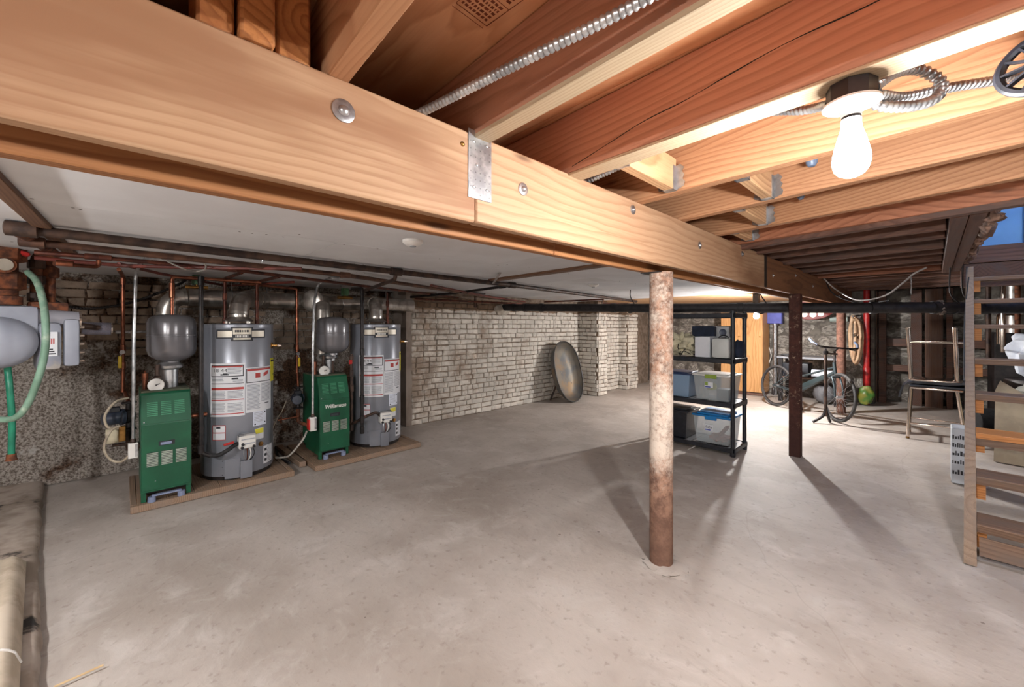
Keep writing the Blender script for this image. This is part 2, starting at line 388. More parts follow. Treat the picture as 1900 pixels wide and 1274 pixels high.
def floor_mat():
    t = NT('concrete_floor'); v = t.co(world=True)
    n1 = t.noise(v, .9, 5, .6); n2 = t.noise(v, 4.0, 6, .65, .6); n3 = t.noise(v, 26, 4, .6)
    col = t.mix(t.sm(n1, .35, .68), (182, 174, 167), (156, 146, 138))
    col = t.mix(t.math('MULTIPLY', t.sm(n2, .48, .72), .6), col, (194, 188, 183))
    st = t.noise(t.co((1.3, 5.0, 1), world=True), 1.6, 6, .65, 1.0)
    col = t.mix(t.math('MULTIPLY', t.sm(st, .54, .74), .35), col, (146, 135, 127))
    col = t.mix(t.math('MULTIPLY', t.sm(n3, .56, .74), .4), col, (120, 106, 96))
    vo = t.n('ShaderNodeTexVoronoi'); vo.inputs['Scale'].default_value = 5.5; t.l(v, vo.inputs['Vector'])
    sc = t.n('ShaderNodeSeparateColor'); t.l(vo.outputs['Color'], sc.inputs[0])
    col = t.mix(t.math('MULTIPLY', t.math('MULTIPLY', t.math('LESS_THAN', vo.outputs['Distance'], .045), t.math('GREATER_THAN', sc.outputs[0], .6)), .6), col, (92, 78, 70))
    # hairline cracks
    vc = t.n('ShaderNodeTexVoronoi', feature='DISTANCE_TO_EDGE'); vc.inputs['Scale'].default_value = .55
    dn = t.n('ShaderNodeTexNoise'); dn.inputs['Scale'].default_value = 2.0; t.l(v, dn.inputs['Vector'])
    ad = t.n('ShaderNodeMix', data_type='VECTOR'); ad.inputs[0].default_value = .25; t.l(v, ad.inputs[4]); t.l(dn.outputs['Color'], ad.inputs[5]); t.l(ad.outputs[1], vc.inputs['Vector'])
    col = t.mix(t.math('MULTIPLY', t.math('LESS_THAN', vc.outputs['Distance'],   .0018), .14), col, (120, 106, 96))
    t.bump(t.math('ADD', t.math('MULTIPLY', n2, .7), t.math('MULTIPLY', n3, .35)), .5, .012)
    return t.done(col, .62, 0, .35)
FLOORM = floor_mat()
def brick_mat(name, paint, under, z_paint, amt):
    """old brick, lime-washed up to a ragged line; worn patches show the brick"""
    t = NT(name); v = t.co(world=True); sp = t.n('ShaderNodeSeparateXYZ'); t.l(v, sp.inputs[0])
    oi = t.n('ShaderNodeObjectInfo').outputs['Random']
    pc = t.mix(t.sm(t.noise(v, 3.0, 5, .6), .35, .7), paint, tuple(int(x * .82) for x in paint))
    pc = t.mix(t.math('MULTIPLY', oi, .35), pc, tuple(int(x * .8) for x in paint))
    uc = t.mix(t.noise(v, 7, 4), under, tuple(int(x * .62) for x in under))
    # wash is thinner to the near end of the wall
    wear = t.math('ADD', t.noise(v, 2.6, 8, .72), t.math('MULTIPLY', t.math('SUBTRACT', 4.6, sp.outputs[1]), amt))
    f = t.sm(wear, .50, .72)
    top = t.sm(t.math('ADD', sp.outputs[2], t.math('MULTIPLY', t.math('SUBTRACT', t.noise(v, 5, 4), .5), .12)), z_paint, z_paint + .02)
    col = t.mix(t.math('MAXIMUM', t.math('MULTIPLY', f, .8), top), pc, uc)
    col = t.mix(t.math('MULTIPLY', t.sm(t.noise(v, 11, 4, .6), .58, .75), .55), col, tuple(int(x * .5) for x in under))
    t.bump(t.noise(v, 34, 5, .65), .6, .008)
    return t.done(col, .85, 0, .25)
BRK = brick_mat('painted_brick', (226, 219, 209), (162, 136, 114), 1.56, .075)
BRK2 = brick_mat('dirty_painted_brick', (150, 132, 116), (102, 78, 62), 3.0, .02)
MORT = pm('mortar', (140, 124, 110), (112, 96, 82), 12, .95, 0, .5, bdist=.008)
def render_mat():
    t = NT('roughcast_render'); v = t.co(world=True)
    n = t.noise(v, 60, 5, .7); m = t.noise(v, 2.4, 6, .65)
    col = t.mix(t.sm(n, .4, .62), (172, 164, 156), (100, 90, 82))
    col = t.mix(t.sm(m, .50, .62), col, t.mix(t.sm(n, .4, .6), (96, 72, 56), (52, 38, 30)))
    col = t.mix(t.math('MULTIPLY', t.sm(t.noise(v, 5, 4), .62, .68), .8), col, (186, 182, 178))
    t.bump(t.math('ADD', n, m), .9, .015); return t.done(col, .95, 0, .15)
RENDER = render_mat()
STONE = pm('fieldstone', (150, 144, 136), (104, 98, 92), 7, .9, 0, .8, c3=(178, 172, 162), s3=4, lo3=.5, hi3=.66, bdist=.015)
STMORT = pm('stone_wall_mortar', (122, 116, 108), (92, 86, 80), 9, .95, 0, .8, bdist=.012)
SMOOTHC = pm('smooth_render', (150, 138, 128), (128, 114, 104), 3, .9, 0, .2)
def post_mat(name, z_lo, z_hi, base, flake, low, fl_lo=.42, fl_hi=.56):
    """rusty steel with flaking paint: paint survives best between z_lo and z_hi"""
    t = NT(name); v = t.co(world=True); sp = t.n('ShaderNodeSeparateXYZ'); t.l(v, sp.inputs[0]); z = sp.outputs[2]
    n = t.noise(v, 46, 6, .75); m = t.noise(v, 7, 5, .65)
    band = t.math('MULTIPLY', t.sm(z, z_lo - .15, z_lo + .05), t.math('SUBTRACT', 1.0, t.sm(z, z_hi - .08, z_hi + .1)))
    f = t.sm(t.math('ADD', t.math('ADD', t.math('MULTIPLY', n, .6), t.math('MULTIPLY', m, .4)), t.math('MULTIPLY', band, .13)), fl_lo, fl_hi)
    rc = t.mix(t.sm(t.noise(v, 18, 5, .7), .35, .65), base, low)
    rc = t.mix(t.math('MULTIPLY', t.math('SUBTRACT', 1.0, t.sm(z, .05, .7)), .8), rc, low)
    f = t.math('MULTIPLY', f, t.sm(t.math('ADD', z, t.math('MULTIPLY', t.math('SUBTRACT', m, .5), .5)), .25, .75))
    t.bump(t.math('ADD', n, f), .5, .004); return t.done(t.mix(f, rc, flake), .8, 0, .25)
POST1 = post_mat('flaking_post', .62, 1.02, (172, 134, 112), (212, 198, 184), (104, 78, 66), .42, .70)
POST2 = post_mat('rusty_square_post', 5, 6, (84, 52, 44), (160, 138, 118), (64, 40, 36), .56, .62)
POST3 = post_mat('brown_round_post', 5, 6, (128, 92, 78), (196, 176, 160), (92, 64, 54), .62, .8)

# ------------------------------------------------------------------ the setting
ZC = 1.81      # drywall ceiling
m = MB(); nx, ny = 44, 66; x0, x1, y0, y1 = -5.6, 3.4, -2.8, 10.6
vs = []
for j in range(ny + 1):
    for i in range(nx + 1):
        x = x0 + (x1 - x0) * i / nx; y = y0 + (y1 - y0) * j / ny
        vs.append((x, y, .004 * noise.noise(Vector((x * 1.3, y * 1.3, 0)))- .004))
m.add(vs, [(j * (nx + 1) + i, j * (nx + 1) + i + 1, (j + 1) * (nx + 1) + i + 1, (j + 1) * (nx + 1) + i) for j in range(ny) for i in range(nx)])
m.box((x0, y0, -.2), (x1, y1, -.05))
m.build('floor', FLOORM, label='grey-beige poured concrete basement floor with trowel marks', kind='structure')

def brick_mesh(L, h, dp, seed):
    """proud brick face: front inset, chamfer, sides; origin at back centre, face towards +X, length along Y"""
    rr = random.Random(seed); j = lambda a: rr.uniform(-a, a)
    c = .006; vs = []
    for y, z in ((-L / 2, -h / 2), (L / 2, -h / 2), (L / 2, h / 2), (-L / 2, h / 2)):
        y += j(.007); z += j(.005); sy = 1 if y > 0 else -1; sz = 1 if z > 0 else -1
        vs += [(0, y, z), (dp - c, y, z), (dp + j(.002), y - sy * (c + rr.uniform(0, .005)), z - sz * (c + rr.uniform(0, .003)))]
    fs = [(2, 5, 8, 11)]
    for k in range(4):
        a = k * 3; b = ((k + 1) % 4) * 3; fs += [(a, b, b + 1, a + 1), (a + 1, b + 1, b + 2, a + 2)]
    q = MB(); q.add(vs, fs); return q
BMESH = {}
for mi_, mm_ in ((0, BRK), (1, BRK2)):
    for kind_, L_ in (('s', .198), ('h', .094)):
        BMESH[mi_, kind_] = [brick_mesh(L_, .064, .02, 100 * mi_ + k + (50 if kind_ == 'h' else 0)).mesh('brick', mm_) for k in range(7)]
def bricks_on(wall, x, ya, yb, za, zb, mi_, limit, face='X', keep=None):
    """courses on the plane X = x (facing +X) or on Y = x (facing -Y)"""
    out = []; rng = random.Random(int(ya * 100) + mi_); z = za + .038; row = 0
    while z + .03 < zb:
        y = ya + (0 if row % 2 == 0 else -.105) - rng.uniform(0, .05); head = (row % 6 == 5)
        while y < yb - .02:
            L = .094 if (head or rng.random() < .30) else .198
            a = max(y, ya); b = min(y + L, yb)
            if b - a > .04 and (keep is None or keep((a + b) / 2, z, rng)): out.append(((a + b) / 2, z, (b - a), L))
            y += L + .012
        z += .076; row += 1
    return out
def lay(wall, items, x, mi_, face='X', as_parts=True, stuff=None):
    o0 = ORG[wall.name]; rng = random.Random(len(items) + int(x * 10))
    for k, (y, z, L, L0) in enumerate(items):
        me = BMESH[mi_, 's' if L0 > .15 else 'h'][rng.randrange(7)]
        off = rng.uniform(-.010, .004); rot = (R(rng.uniform(-1, 1)), 0, R(rng.uniform(-1, 1)))
        loc = Vector((x + off, y, z)) if face == 'X' else Vector((y, x - off, z))
        rz = rot[2] + (0 if face == 'X' else -math.pi / 2)
        if as_parts:
            o = bpy.data.objects.new('brick', me); COL.objects.link(o); o.parent = wall; o.location = loc - o0
            o.rotation_euler = (rot[0], 0, rz); o.scale = (1, L / L0, 1)
        else:
            M = Matrix.Translation(loc) @ Matrix.Rotation(rz, 4, 'Z') @ Matrix.Scale(L / L0, 4, (0, 1, 0))
            stuff.add([M @ q.co for q in me.vertices], [tuple(p.vertices) for p in me.polygons])

# brick wall to the left of the tub
XB = -4.86
wl = MB(); wl.box((-5.4, 2.76, -.1), (XB, 10.2, 2.5)); wall_b = wl.build('wall_left', MORT, label='whitewashed brick wall running along the left side', kind='structure')
it = bricks_on(wall_b, XB, 2.78, 6.5, 0, 1.80, 0, 300)
it.sort(key=lambda q: q[0]); lay(wall_b, it[:300], XB, 0)
stf = MB(); lay(wall_b, it[300:], XB, 0, as_parts=False, stuff=stf)
# piers and recess beyond the tub
for xa, xb, ya, yb in ((XB, -4.42, 6.50, 6.80), (XB, -4.66, 6.80, 7.62), (XB, -4.44, 7.62, 8.02), (XB, -4.70, 8.02, 9.0)):
    q = MB(); q.box((xa - .05, ya, 0), (xb, yb, 1.82)); q.build('pier', MORT, wall_b)
    if yb < 8.5: lay(wall_b, bricks_on(wall_b, xb, ya + .005, yb - .005, 0, 1.75, 0, 300), xb, 0, as_parts=False, stuff=stf)
lay(wall_b, bricks_on(wall_b, 6.50, XB + .01, -4.425, 0, 1.75, 0, 300), 6.50, 0, 'Y', False, stf)
lay(wall_b, bricks_on(wall_b, 7.62, -4.655, -4.445, 0, 1.75, 0, 300), 7.62, 0, 'Y', False, stf)
stf.build('brick_courses', BRK, wall_b, kind='stuff')
q = MB(); q.box((-5.2, 2.70, 0), (XB + .012, 2.79, 1.81)); q.build('corner_render', SMOOTHC, wall_b)
# plaster lump above the wall top
q = MB(); q.blob((XB + .03, 4.42, 1.60), (.06, .16, .09), 3, .2); q.build('mortar_lump', pm('lime_lump', (186, 178, 166), (160, 150, 138), 9, .9), wall_b)

# rough wall behind the boilers
XH = -5.2
m = MB(); ny, nz = 90, 44; vs = []
for j in range(nz + 1):
    for i in range(ny + 1):
        y = -2.7 + 5.5 * i / ny; z = 0 + 2.0 * j / nz
        d = .028 * noise.noise(Vector((y * 3, z * 3, 1))) + .018 * noise.noise(Vector((y * 9, z * 9, 4))) + (.02 if z < 1.02 else -.02)
        vs.append((XH + d, y, z))
m.add(vs, [(j * (ny + 1) + i, j * (ny + 1) + i + 1, (j + 1) * (ny + 1) + i + 1, (j + 1) * (ny + 1) + i) for j in range(nz) for i in range(ny)])
m.box((XH - .3, -2.7, -.1), (XH - .06, 2.8, 2.4))
wall_h = m.build('wall_back', RENDER, label='rough rendered brick wall behind the boilers', kind='structure', ang=60)
lay(wall_h, bricks_on(wall_h, XH - .012, -.95, 2.68, 1.06, 1.80, 1, 300, keep=lambda y, z, r: noise.noise(Vector((y * 2.2, z * 3, 9))) > -.28 or z > 1.5), XH - .012, 1)

# far stone wall
YS = 9.3
m = MB(); m.box((-5.2, YS, -.1), (-.75, YS + .4, 2.5)); m.box((-.75, YS + .62, -.1), (3.4, YS + 1.1, 2.5)); m.box((-.8, YS, -.1), (-.7, YS + .7, 2.5))
wall_f = m.build('wall_far', STMORT, label='fieldstone foundation wall at the far end of the basement', kind='structure')
SM = []
for k in range(8):
    rr = random.Random(k); q = MB(); q.blob((0, 0, 0), (.5, .5, .5), k + 3, .35, 1.3, 5); q.v = [Vector((max(-.5, min(.5, p.x * 1.25)), p.y, max(-.5, min(.5, p.z * 1.25)))) for p in q.v]
    SM.append(q.mesh('stone', STONE, ang=50))
rng = random.Random(5)
for (xa, xb, yy) in ((-4.6, -.85, YS), (-.7, 2.2, YS + .62)):
    z = .02
    while z < 1.75:
        hh = rng.uniform(.16, .26); x = xa
        while x < xb:
            ll = min(rng.uniform(.2, .5), xb - x + .02)
            o = bpy.data.objects.new('stone', SM[rng.randrange(8)]); COL.objects.link(o); o.parent = wall_f
            o.location = Vector((x + ll / 2, yy + .02, z + hh / 2)) - ORG[wall_f.name]; o.scale = (ll * .98, rng.uniform(.05, .10), hh * .98); o.rotation_euler = (0, R(rng.uniform(-6, 6)), 0)
            x += ll + .015
        z += hh + .012
MB().box((3.2, -2.8, -.1), (3.4, 10.6, 2.5)).build('wall_right', STMORT, label='bare masonry wall at the right, outside the picture', kind='structure')
MB().box((-5.6, -2.9, -.1), (3.4, -2.7, 2.5)).build('wall_near', STMORT, label='bare masonry wall behind the viewpoint', kind='structure')

# drywall ceiling panels
ceil = thing('ceiling', 'grey drywall sheets screwed up over the boiler side', None, (-3.1, 2, ZC), kind='structure')
xs = [-1.16, -2.30, -3.46, -4.62, -5.3]; off = [-.42, .86, .10, 1.0]
DM = {}
for i in range(4):
    y = -2.7
    cuts = [-2.7] + [off[i] + 2.44 * k for k in range(-1, 4) if -2.5 < off[i] + 2.44 * k < 6.3] + [6.45]
    for a, b in zip(cuts[:-1], cuts[1:]):
        q = MB(); q.box((xs[i + 1] + .0015, a + .0015, ZC), (xs[i] - .0015, b - .0015, ZC + .013), ch=.001); q.build('drywall_panel', DRY, ceil)
MB().box((-5.3, -2.7, ZC + .014), (-1.16, 6.45, ZC + .03)).build('backing', JOINT, ceil)
q = MB(); rng = random.Random(2)
for i in range(150):
    x = rng.choice([-1.4, -2.25, -2.35, -3.0, -3.42, -3.5]); y = rng.uniform(-1.5, 6.3); q.cyl((x + rng.uniform(-.03, .03), y, ZC - .0008), (x + rng.uniform(-.03, .03), y, ZC - .0007 + .0), .006, n=8) if False else q.lathe([(.0001, -.0008), (.005, -.0006), (.006, 0)], (x + rng.uniform(-.03, .03), y, ZC), n=8)
q.build('screw_heads', JOINT, ceil, kind='stuff')
# wood strips fixed under the drywall
MB().beam((-1.7, -.30, ZC - .012), (-3.75, -.24, ZC - .012), .055, .022, ch=.002).build('ceiling_batten', STRIP, label='dark wooden batten on the ceiling near the gas meter', cat='batten')
p0 = at(912, 520, Z=ZC - .01); p1 = at(1116, 492, Z=ZC - .01)
MB().beam(p0, p1 + (p1 - p0) * .25, .09, .022, ch=.002).build('ceiling_batten', STRIP, label='brown batten crossing the drywall behind the big beam', cat='batten')
# warm boarded ceiling beyond the drywall
for k in range(8):
    x = -5.2 + k * .5; MB().box((x + .002, 6.46, ZC + .01), (x + .498, 10.2, ZC + .035), ch=.003).build('ceiling_board', WYB, ceil)

# plywood deck over the near joists and old boards over the far ones
ZJ = 1.95; ZT = ZJ + .235
deck = thing('ceiling', 'orange plywood subfloor above the near joists', None, (0, 1, ZT), kind='structure')
for a, b in ((-2.7, -1.2), (-1.2, 0.02), (.02, 1.24), (1.24, 2.46), (2.46, 3.42)):
    for xa, xb in ((-2.2, .55), (.55, 3.2)): MB().box((xa + .001, a + .001, ZT), (xb - .001, b - .001, ZT + .018)).build('plywood_panel', WPL, deck)
MB().box((-1.62, -2.6, ZJ + .002), (-1.58, 3.5, ZT - .001)).build('rim_board', WBD, deck)
# printed grade stamp on the plywood
q = MB(); c0 = at(902, 48, Z=ZT); c1 = at(1010, -30, Z=ZT); ex = (c1 - c0).normalized(); ey = Vector((-ex.y, ex.x, 0))
def sl(a, b, c, d): q.add([c0 + ex * x + ey * y + Vector((0, 0, -.0006)) for x, y in ((a, c), (b, c), (b, d), (a, d))], [(0, 1, 2, 3)])
sl(0, .4, .0, .0025); sl(0, .0025, -.11, 0); sl(-.014, -.012, -.11, 0); sl(.085, .087, -.11, 0); sl(.2, .202, -.11, 0); sl(0, .4, -.11, -.108)
rng = random.Random(11)
for cx_, n_ in ((.012, 5), (.10, 4), (.215, 5)):
    for k in range(n_):
        y = -.012; 
        while y > -.098:
            l = rng.uniform(.004, .014); sl(cx_ + k * .0145, cx_ + k * .0145 + .0085, y - l, y); y -= l + .004
q.build('grade_stamp', pm('stamp_ink', (112, 48, 20), (100, 42, 18), 20, .7), deck)
boards = thing('ceiling', 'dark old floorboards above the far joists', None, (0, 6, 2.15), kind='structure')
k = 0; x = -1.3
while x < 3.2:
    if x < .16 or x > 1.2: MB().box((x, 3.42, 2.13), (x + .118, 10.2, 2.155)).build('floorboard', WYO, boards)
    else:
        MB().box((x, 3.42, 2.13), (x + .118, 3.5, 2.155)).build('floorboard', WYO, boards); MB().box((x, 6.5, 2.13), (x + .118, 10.2, 2.155)).build('floorboard', WYO, boards)
    x += .12
# stairwell upstairs
sw = MB(); sw.box((.14, 6.5, 2.16), (1.5, 6.6, 4.4)); sw.box((1.3, 3.2, 2.16), (1.4, 6.6, 4.4)); sw.box((.1, 3.2, 4.3), (1.5, 6.6, 4.4)); sw.box((.1, 3.35, 2.19), (.2, 6.6, 4.4)); sw.box((.1, 3.3, 2.19), (1.4, 3.42, 4.4))
sw.build('wall_stairwell', BLUW, label='light blue wall of the stairwell above the basement stairs', kind='structure')

# ------------------------------------------------------------------ main beam
beam = thing('support_beam', 'long built-up timber beam carried on the three steel posts', 'beam', (-1.05, 2, 1.65))
zb1, zt1 = H + .324, H + .602
YS1 = at(883, 400, X=-1.0).y; YS2 = at(1421, 500, X=-1.0).y
for a, b, mt in ((-2.6, YS1 - .001, WB), (YS1 + .001, YS2 - .002, WB), (YS2 + .002, 9.3, WBD)):
    MB().box((-1.042, a, zb1), (-1.0, b, zt1), ch=.006).build('front_plank', mt, beam)
for a, b, mt in ((-2.6, 1.32, WB2), (1.322, 4.3, WB2), (4.302, 9.3, WBD)):
    MB().box((-1.16, a, H + .300), (-1.118, b, zt1), ch=.004).build('rear_plank', mt, beam)
MB().box((-1.118, -2.6, H + .36), (-1.042, 9.3, zt1 - .002)).build('core_plank', WB2, beam)
for k, (u, v, big) in enumerate(((637, 206, 1), (970, 351, .8), (1174, 389, .8), (1298, 455, .8), (1377, 471, .75), (1434, 511, .6), (1476, 511, .6), (1508, 531, .6), (1556, 549, .6))):
    p = at(u, v, X=-1.0); r = .028 * big; Mx = Matrix.Rotation(R(90), 4, 'Y')
    b = MB(); b.lathe([(.0001, .013), (.006 * big, .0125), (.0115 * big, .009), (.0135 * big, .004), (.0135 * big, .002)], p, 20, M=Mx); bo = b.build('bolt_head', STEEL, beam)
    b = MB(); b.lathe([(.008, .0005), (r, .0005), (r, .003), (r * .93, .004), (.012 * big, .004)], p, 28, M=Mx); b.build('washer', STEEL, bo)
MB().lathe([(.0001, .006), (.004, .0055), (.007, .003), (.008, 0)], at(858, 267, X=-1.0), 14, M=Matrix.Rotation(R(90), 4, 'Y')).build('nail_head', BRASS, beam)
# perforated tie plate over the first splice
pa = at(868, 237, X=-1.0); pb = at(911, 377, X=-1.0)
MB().box((-.9995, pa.y, pb.z), (-.997, pb.y, pa.z), ch=.0008).build('tie_plate', GALV, beam); tp = bpy.data.objects['tie_plate']
q = MB(); wdt = pb.y - pa.y; hgt = pa.z - pb.z
for i in range(9):
    for j in range(5):
        if (i % 2 == 1) and j in (0, 4): pass
        yy = pa.y + wdt * (.1 + .2 * j); zz = pb.z + hgt * (.06 + .11 * i)
        q.lathe([(.0001, .0028), (.0025, .0028), (.0025, .001)], (-.9998, yy, zz), 8, M=Matrix.Rotation(R(90), 4, 'Y'))
q.build('nail_hole', DKSL, tp, kind='stuff')
for i, j in ((1, .22), (1, .78), (4, .35), (7, .22), (7, .78)):
    MB().lathe([(.0001, .006), (.004, .005), (.005, .0025)], (-.9998, pa.y + wdt * j, pa.z - hgt * (.06 + .11 * i)), 10, M=Matrix.Rotation(R(90), 4, 'Y')).build('nail_head', STEEL, tp)
pa = at(1419, 474, X=-1.0)
MB().box((-.9995, YS2 - .05, zb1 + .002), (-.996, YS2 + .02, zt1 - .004), ch=.0008).build('splice_strap', pm('dark_strap', (70, 60, 54), (52, 44, 40), 30, .5, .5), beam)

# ------------------------------------------------------------------ joists
def joist(name, e0, e1, wd, zb, dp, mt, label, x_end=2.6, cat='joist', group=None, ch=.003, y_ext=True):
    """e0, e1: right bottom edge (x, y) of the board"""
    a = Vector((e0[0], e0[1], 0)); b = Vector((e1[0], e1[1], 0)); d = (b - a).normalized(); n = Vector((-d.y, d.x, 0))
    b = a + d * ((x_end - a.x) / d.x); a = a - d * (.56 if y_ext else .16)
    c = Vector((0, 0, zb + dp / 2)) + n * (wd / 2 if n.y < 0 else -wd / 2)
    q = MB(); q.beam(a + c, b + c, wd, dp, ch=ch); return q.build(name, mt, label=label, cat=cat, group=group)
G = 'new joists resting on the big beam'
joist('floor_joist', (-1, .402), (-.66, .388), .05, ZJ, .232, WJ, 'golden fir joist nearest the three end blocks on the beam', group=G)
joist('floor_joist', (-1, .858), (-.24, .828), .062, ZJ, .232, WJR, 'red joist with a pale underside behind the steel armoured cable', group=G)
MB().beam((-1.05, .829, ZJ - .0), (1.2, .740, ZJ - .0), .06, .02, ch=.002).build('joist_sole', WJL, label='pale wooden strip nailed under the joist above the tie plate', cat='batten')
JB = joist('floor_joist', (-1, 1.352), (.118, 1.305), .085, ZJ, .232, WJR, 'deep red cracked joist that carries the bare bulb', group=G)
MB().beam((-1.05, 1.311, ZJ - .004), (1.6, 1.201, ZJ - .004), .084, .009, ch=.002).build('joist_sole', WJL, label='thin pale board under the red joist that carries the bulb', cat='batten')
joist('floor_joist', (-1, 1.861), (.171, 1.772), .05, ZJ, .232, WJ, 'light joist just behind the bare bulb with cable along it', group=G)
joist('floor_joist', (-1, 2.352), (.211, 2.188), .05, ZJ, .232, WJ, 'second light joist behind the bare bulb', group=G)
joist('floor_joist', (-1, 2.909), (.258, 2.678), .05, ZJ, .232, WJ, 'third light joist behind the bare bulb', group=G)
joist('floor_joist', (-1, 3.325), (.30, 3.11), .05, ZJ, .232, wood('joist_rose', (180, 122, 92), (130, 80, 58), 'X'), 'rose-brown last new joist before the old dark ones', group=G)
q = at(1400, 461, Z=H + .57); q2 = at(1887, 385, Z=H + .57)
joist('header_board', (q.x, q.y), (q2.x, q2.y), .06, H + .57, .06, WJO, 'weathered board with torn plaster edge beside the last new joist', cat='board')
joist('floor_joist', (-1, -.05), (-.66, -.06), .05, ZJ, .232, WJ, 'fir joist above the left end of the beam, over the viewpoint', group=G)
joist('floor_joist', (-1, -.55), (-.66, -.56), .05, ZJ, .232, WJ, 'fir joist behind the viewpoint', group=G)
q = MB(); rng = random.Random(21); up_ = []; dn_ = []
for k in range(60):
    f = k / 59; x = -.98 + 1.9 * f; y = 1.2665 - .0420 * (x + 1) - .0004; z = ZJ + .022 + .17 * (1 - (1 - min(1, f * 1.5)) ** 2) * .75 + .012 * noise.noise(Vector((x * 5, 0, 0))); th = .0016 + .0012 * noise.noise(Vector((x * 9, 3, 0)))
    up_.append((x, y, z + th)); dn_.append((x, y, z - th))
q.add(up_ + dn_, [(k, k + 1, 61 + k, 60 + k) for k in range(59)]); q.build('crack', DKSL, JB)
# end blocks on top of the beam
px = [(355, 10), (452, 50), (520, 85), (592, 118)]
ys = [at(u, v, X=-1.0).y for u, v in ((362, 20), (441, 60), (513, 88), (583, 116))]
for k in range(3):
    MB().box((-1.15, ys[k] + .003, zt1 + .001), (-1.012 + .02 * (k % 2), ys[k + 1] - .003, zt1 + .19), ch=.006).build('end_block', WEG, label=('first', 'second', 'third')[k] + ' rough timber end block on the beam, counted from the left', cat='block', group='end blocks on the beam')
# bridging blocks with hangers
def bridging(x, ya, yb, zb, label):
    t = thing('bridging_block', label, 'block', (x, (ya + yb) / 2, zb), group='bridging blocks between new joists')
    MB().box((x - .022, ya, zb), (x + .022, yb, zb + .14), ch=.002).build('block', WYB, t)
    for s, y in ((1, yb), (-1, ya)):
        h = MB(); h.box((x - .026, y - .035 if s > 0 else y, zb - .003), (x + .026, y if s > 0 else y + .035, zb))
        for sx in (-1, 1):
            h.box((x + sx * .0235 - .0015, min(y, y - s * .035), zb - .003), (x + sx * .0235 + .0015, max(y, y - s * .035), zb + .105))
            h.prism([(0, 0), (.034, .012), (.038, .03), (.028, .045), (.036, .062), (.026, .078), (.034, .095), (.018, .112), (0, .108)], 0, .002, M=Matrix.Translation((x + sx * .024, y - s * .003, zb)) @ Matrix(((sx, 0, 0, 0), (0, 0, -s, 0), (0, 1, 0, 0), (0, 0, 0, 1))))
        ho = h.build('hanger', GALV, t)
    return t
bridging(-.82, 1.345, 1.785, ZJ + .004, 'wood block with steel hangers nearest the beam, left of the bulb')
bridging(-.55, 1.835, 2.235, ZJ + .004, 'wood block with steel hangers just left below the bulb')
bridging(-.71, 2.325, 2.785, ZJ + .004, 'third wood block with steel hangers from the bulb')
bridging(-.91, 2.885, 3.235, ZJ + .004, 'farthest wood block with a steel hanger, against the beam')
# old joists
ORD = ['first', 'second', 'third', 'fourth', 'fifth', 'sixth', 'seventh', 'eighth', 'ninth', 'tenth', 'eleventh', 'twelfth', 'thirteenth', 'fourteenth']
for k in range(14):
    y = 3.78 + k * .42
    xe = .06 if y < 6.4 else 2.6
    mt = WJO if k not in (6,) else wood('joist_worn', (150, 98, 74), (100, 62, 46), 'X')
    joist('old_joist', (-1, y), (.2, y - .17 if k < 6 else y - .12), .055, ZJ - .02 + (.012 if k % 2 else 0), .185, mt, ORD[k] + ' dark old joist counting away from the new ones', x_end=xe, y_ext=False, group='dark old joists on the far end of the beam', ch=.004)
tr = thing('trimmer', 'pair of dark trimmer boards along the stair opening', 'board', (.13, 4.8, ZJ - .02))
MB().box((.062, 3.2, ZJ - .03), (.128, 6.45, ZJ + .18), ch=.004).build('board', WYO, tr); MB().box((.132, 3.2, ZJ - .024), (.196, 6.45, ZJ + .18), ch=.004).build('board', WYO, tr)
q = MB(); rng = random.Random(4)
for k in range(70):
    f = k / 69; y = 3.35 + f * 2.6; x = .205 + rng.uniform(0, .035) ; q.blob((x, y, ZJ + .05 * math.sin(f * 2) - rng.uniform(0, .05) + .03), (rng.uniform(.015, .04), rng.uniform(.03, .07), rng.uniform(.015, .06)), k, .5, 2.5, 5)
q.build('torn_plaster', pm('broken_lath', (150, 120, 104), (92, 68, 56), 14, .9, 0, .5, c3=(196, 188, 180), s3=4, lo3=.6, hi3=.66), label='ragged torn plaster edge along the stair opening', cat='plaster', kind='stuff')

# ------------------------------------------------------------------ posts
t = thing('steel_post', 'round steel post with flaking white paint under the beam', 'post', (-1.075, 2.21, 0), group='posts under the beam')
pc = Vector((-1.075, 2.21, 0)); MB().lathe([(.0635, -.02), (.0635, .2), (.064, .8), (.0635, 1.2), (.0635, H + .2995)], pc, 40).build('shaft', POST1, t)
q = MB(); q.blob(pc + Vector((.02, -.02, -.004)), (.13, .1, .016), 2, .5, 2.2, 10); q.build('base_grout', FLOORM, t)
MB().box((pc.x - .085, pc.y - .08, H + .294), (pc.x + .03, pc.y + .08, H + .2995)).build('cap_plate', BLKI, t)
t = thing('steel_post', 'rusty square steel post beside the shelving unit', 'post', (-.99, 5.02, 0), group='posts under the beam')
q = MB(); q.box((-1.04, 4.97, -.01), (-.94, 5.07, H + .322), ch=.006); q.build('shaft', POST2, t)
t = thing('steel_post', 'brown round steel post behind the bicycle', 'post', (-.99, 8.0, 0), group='posts under the beam')
MB().cyl((-.99, 8.0, -.01), (-.99, 8.0, H + .322), .058, n=32).build('shaft', POST3, t)
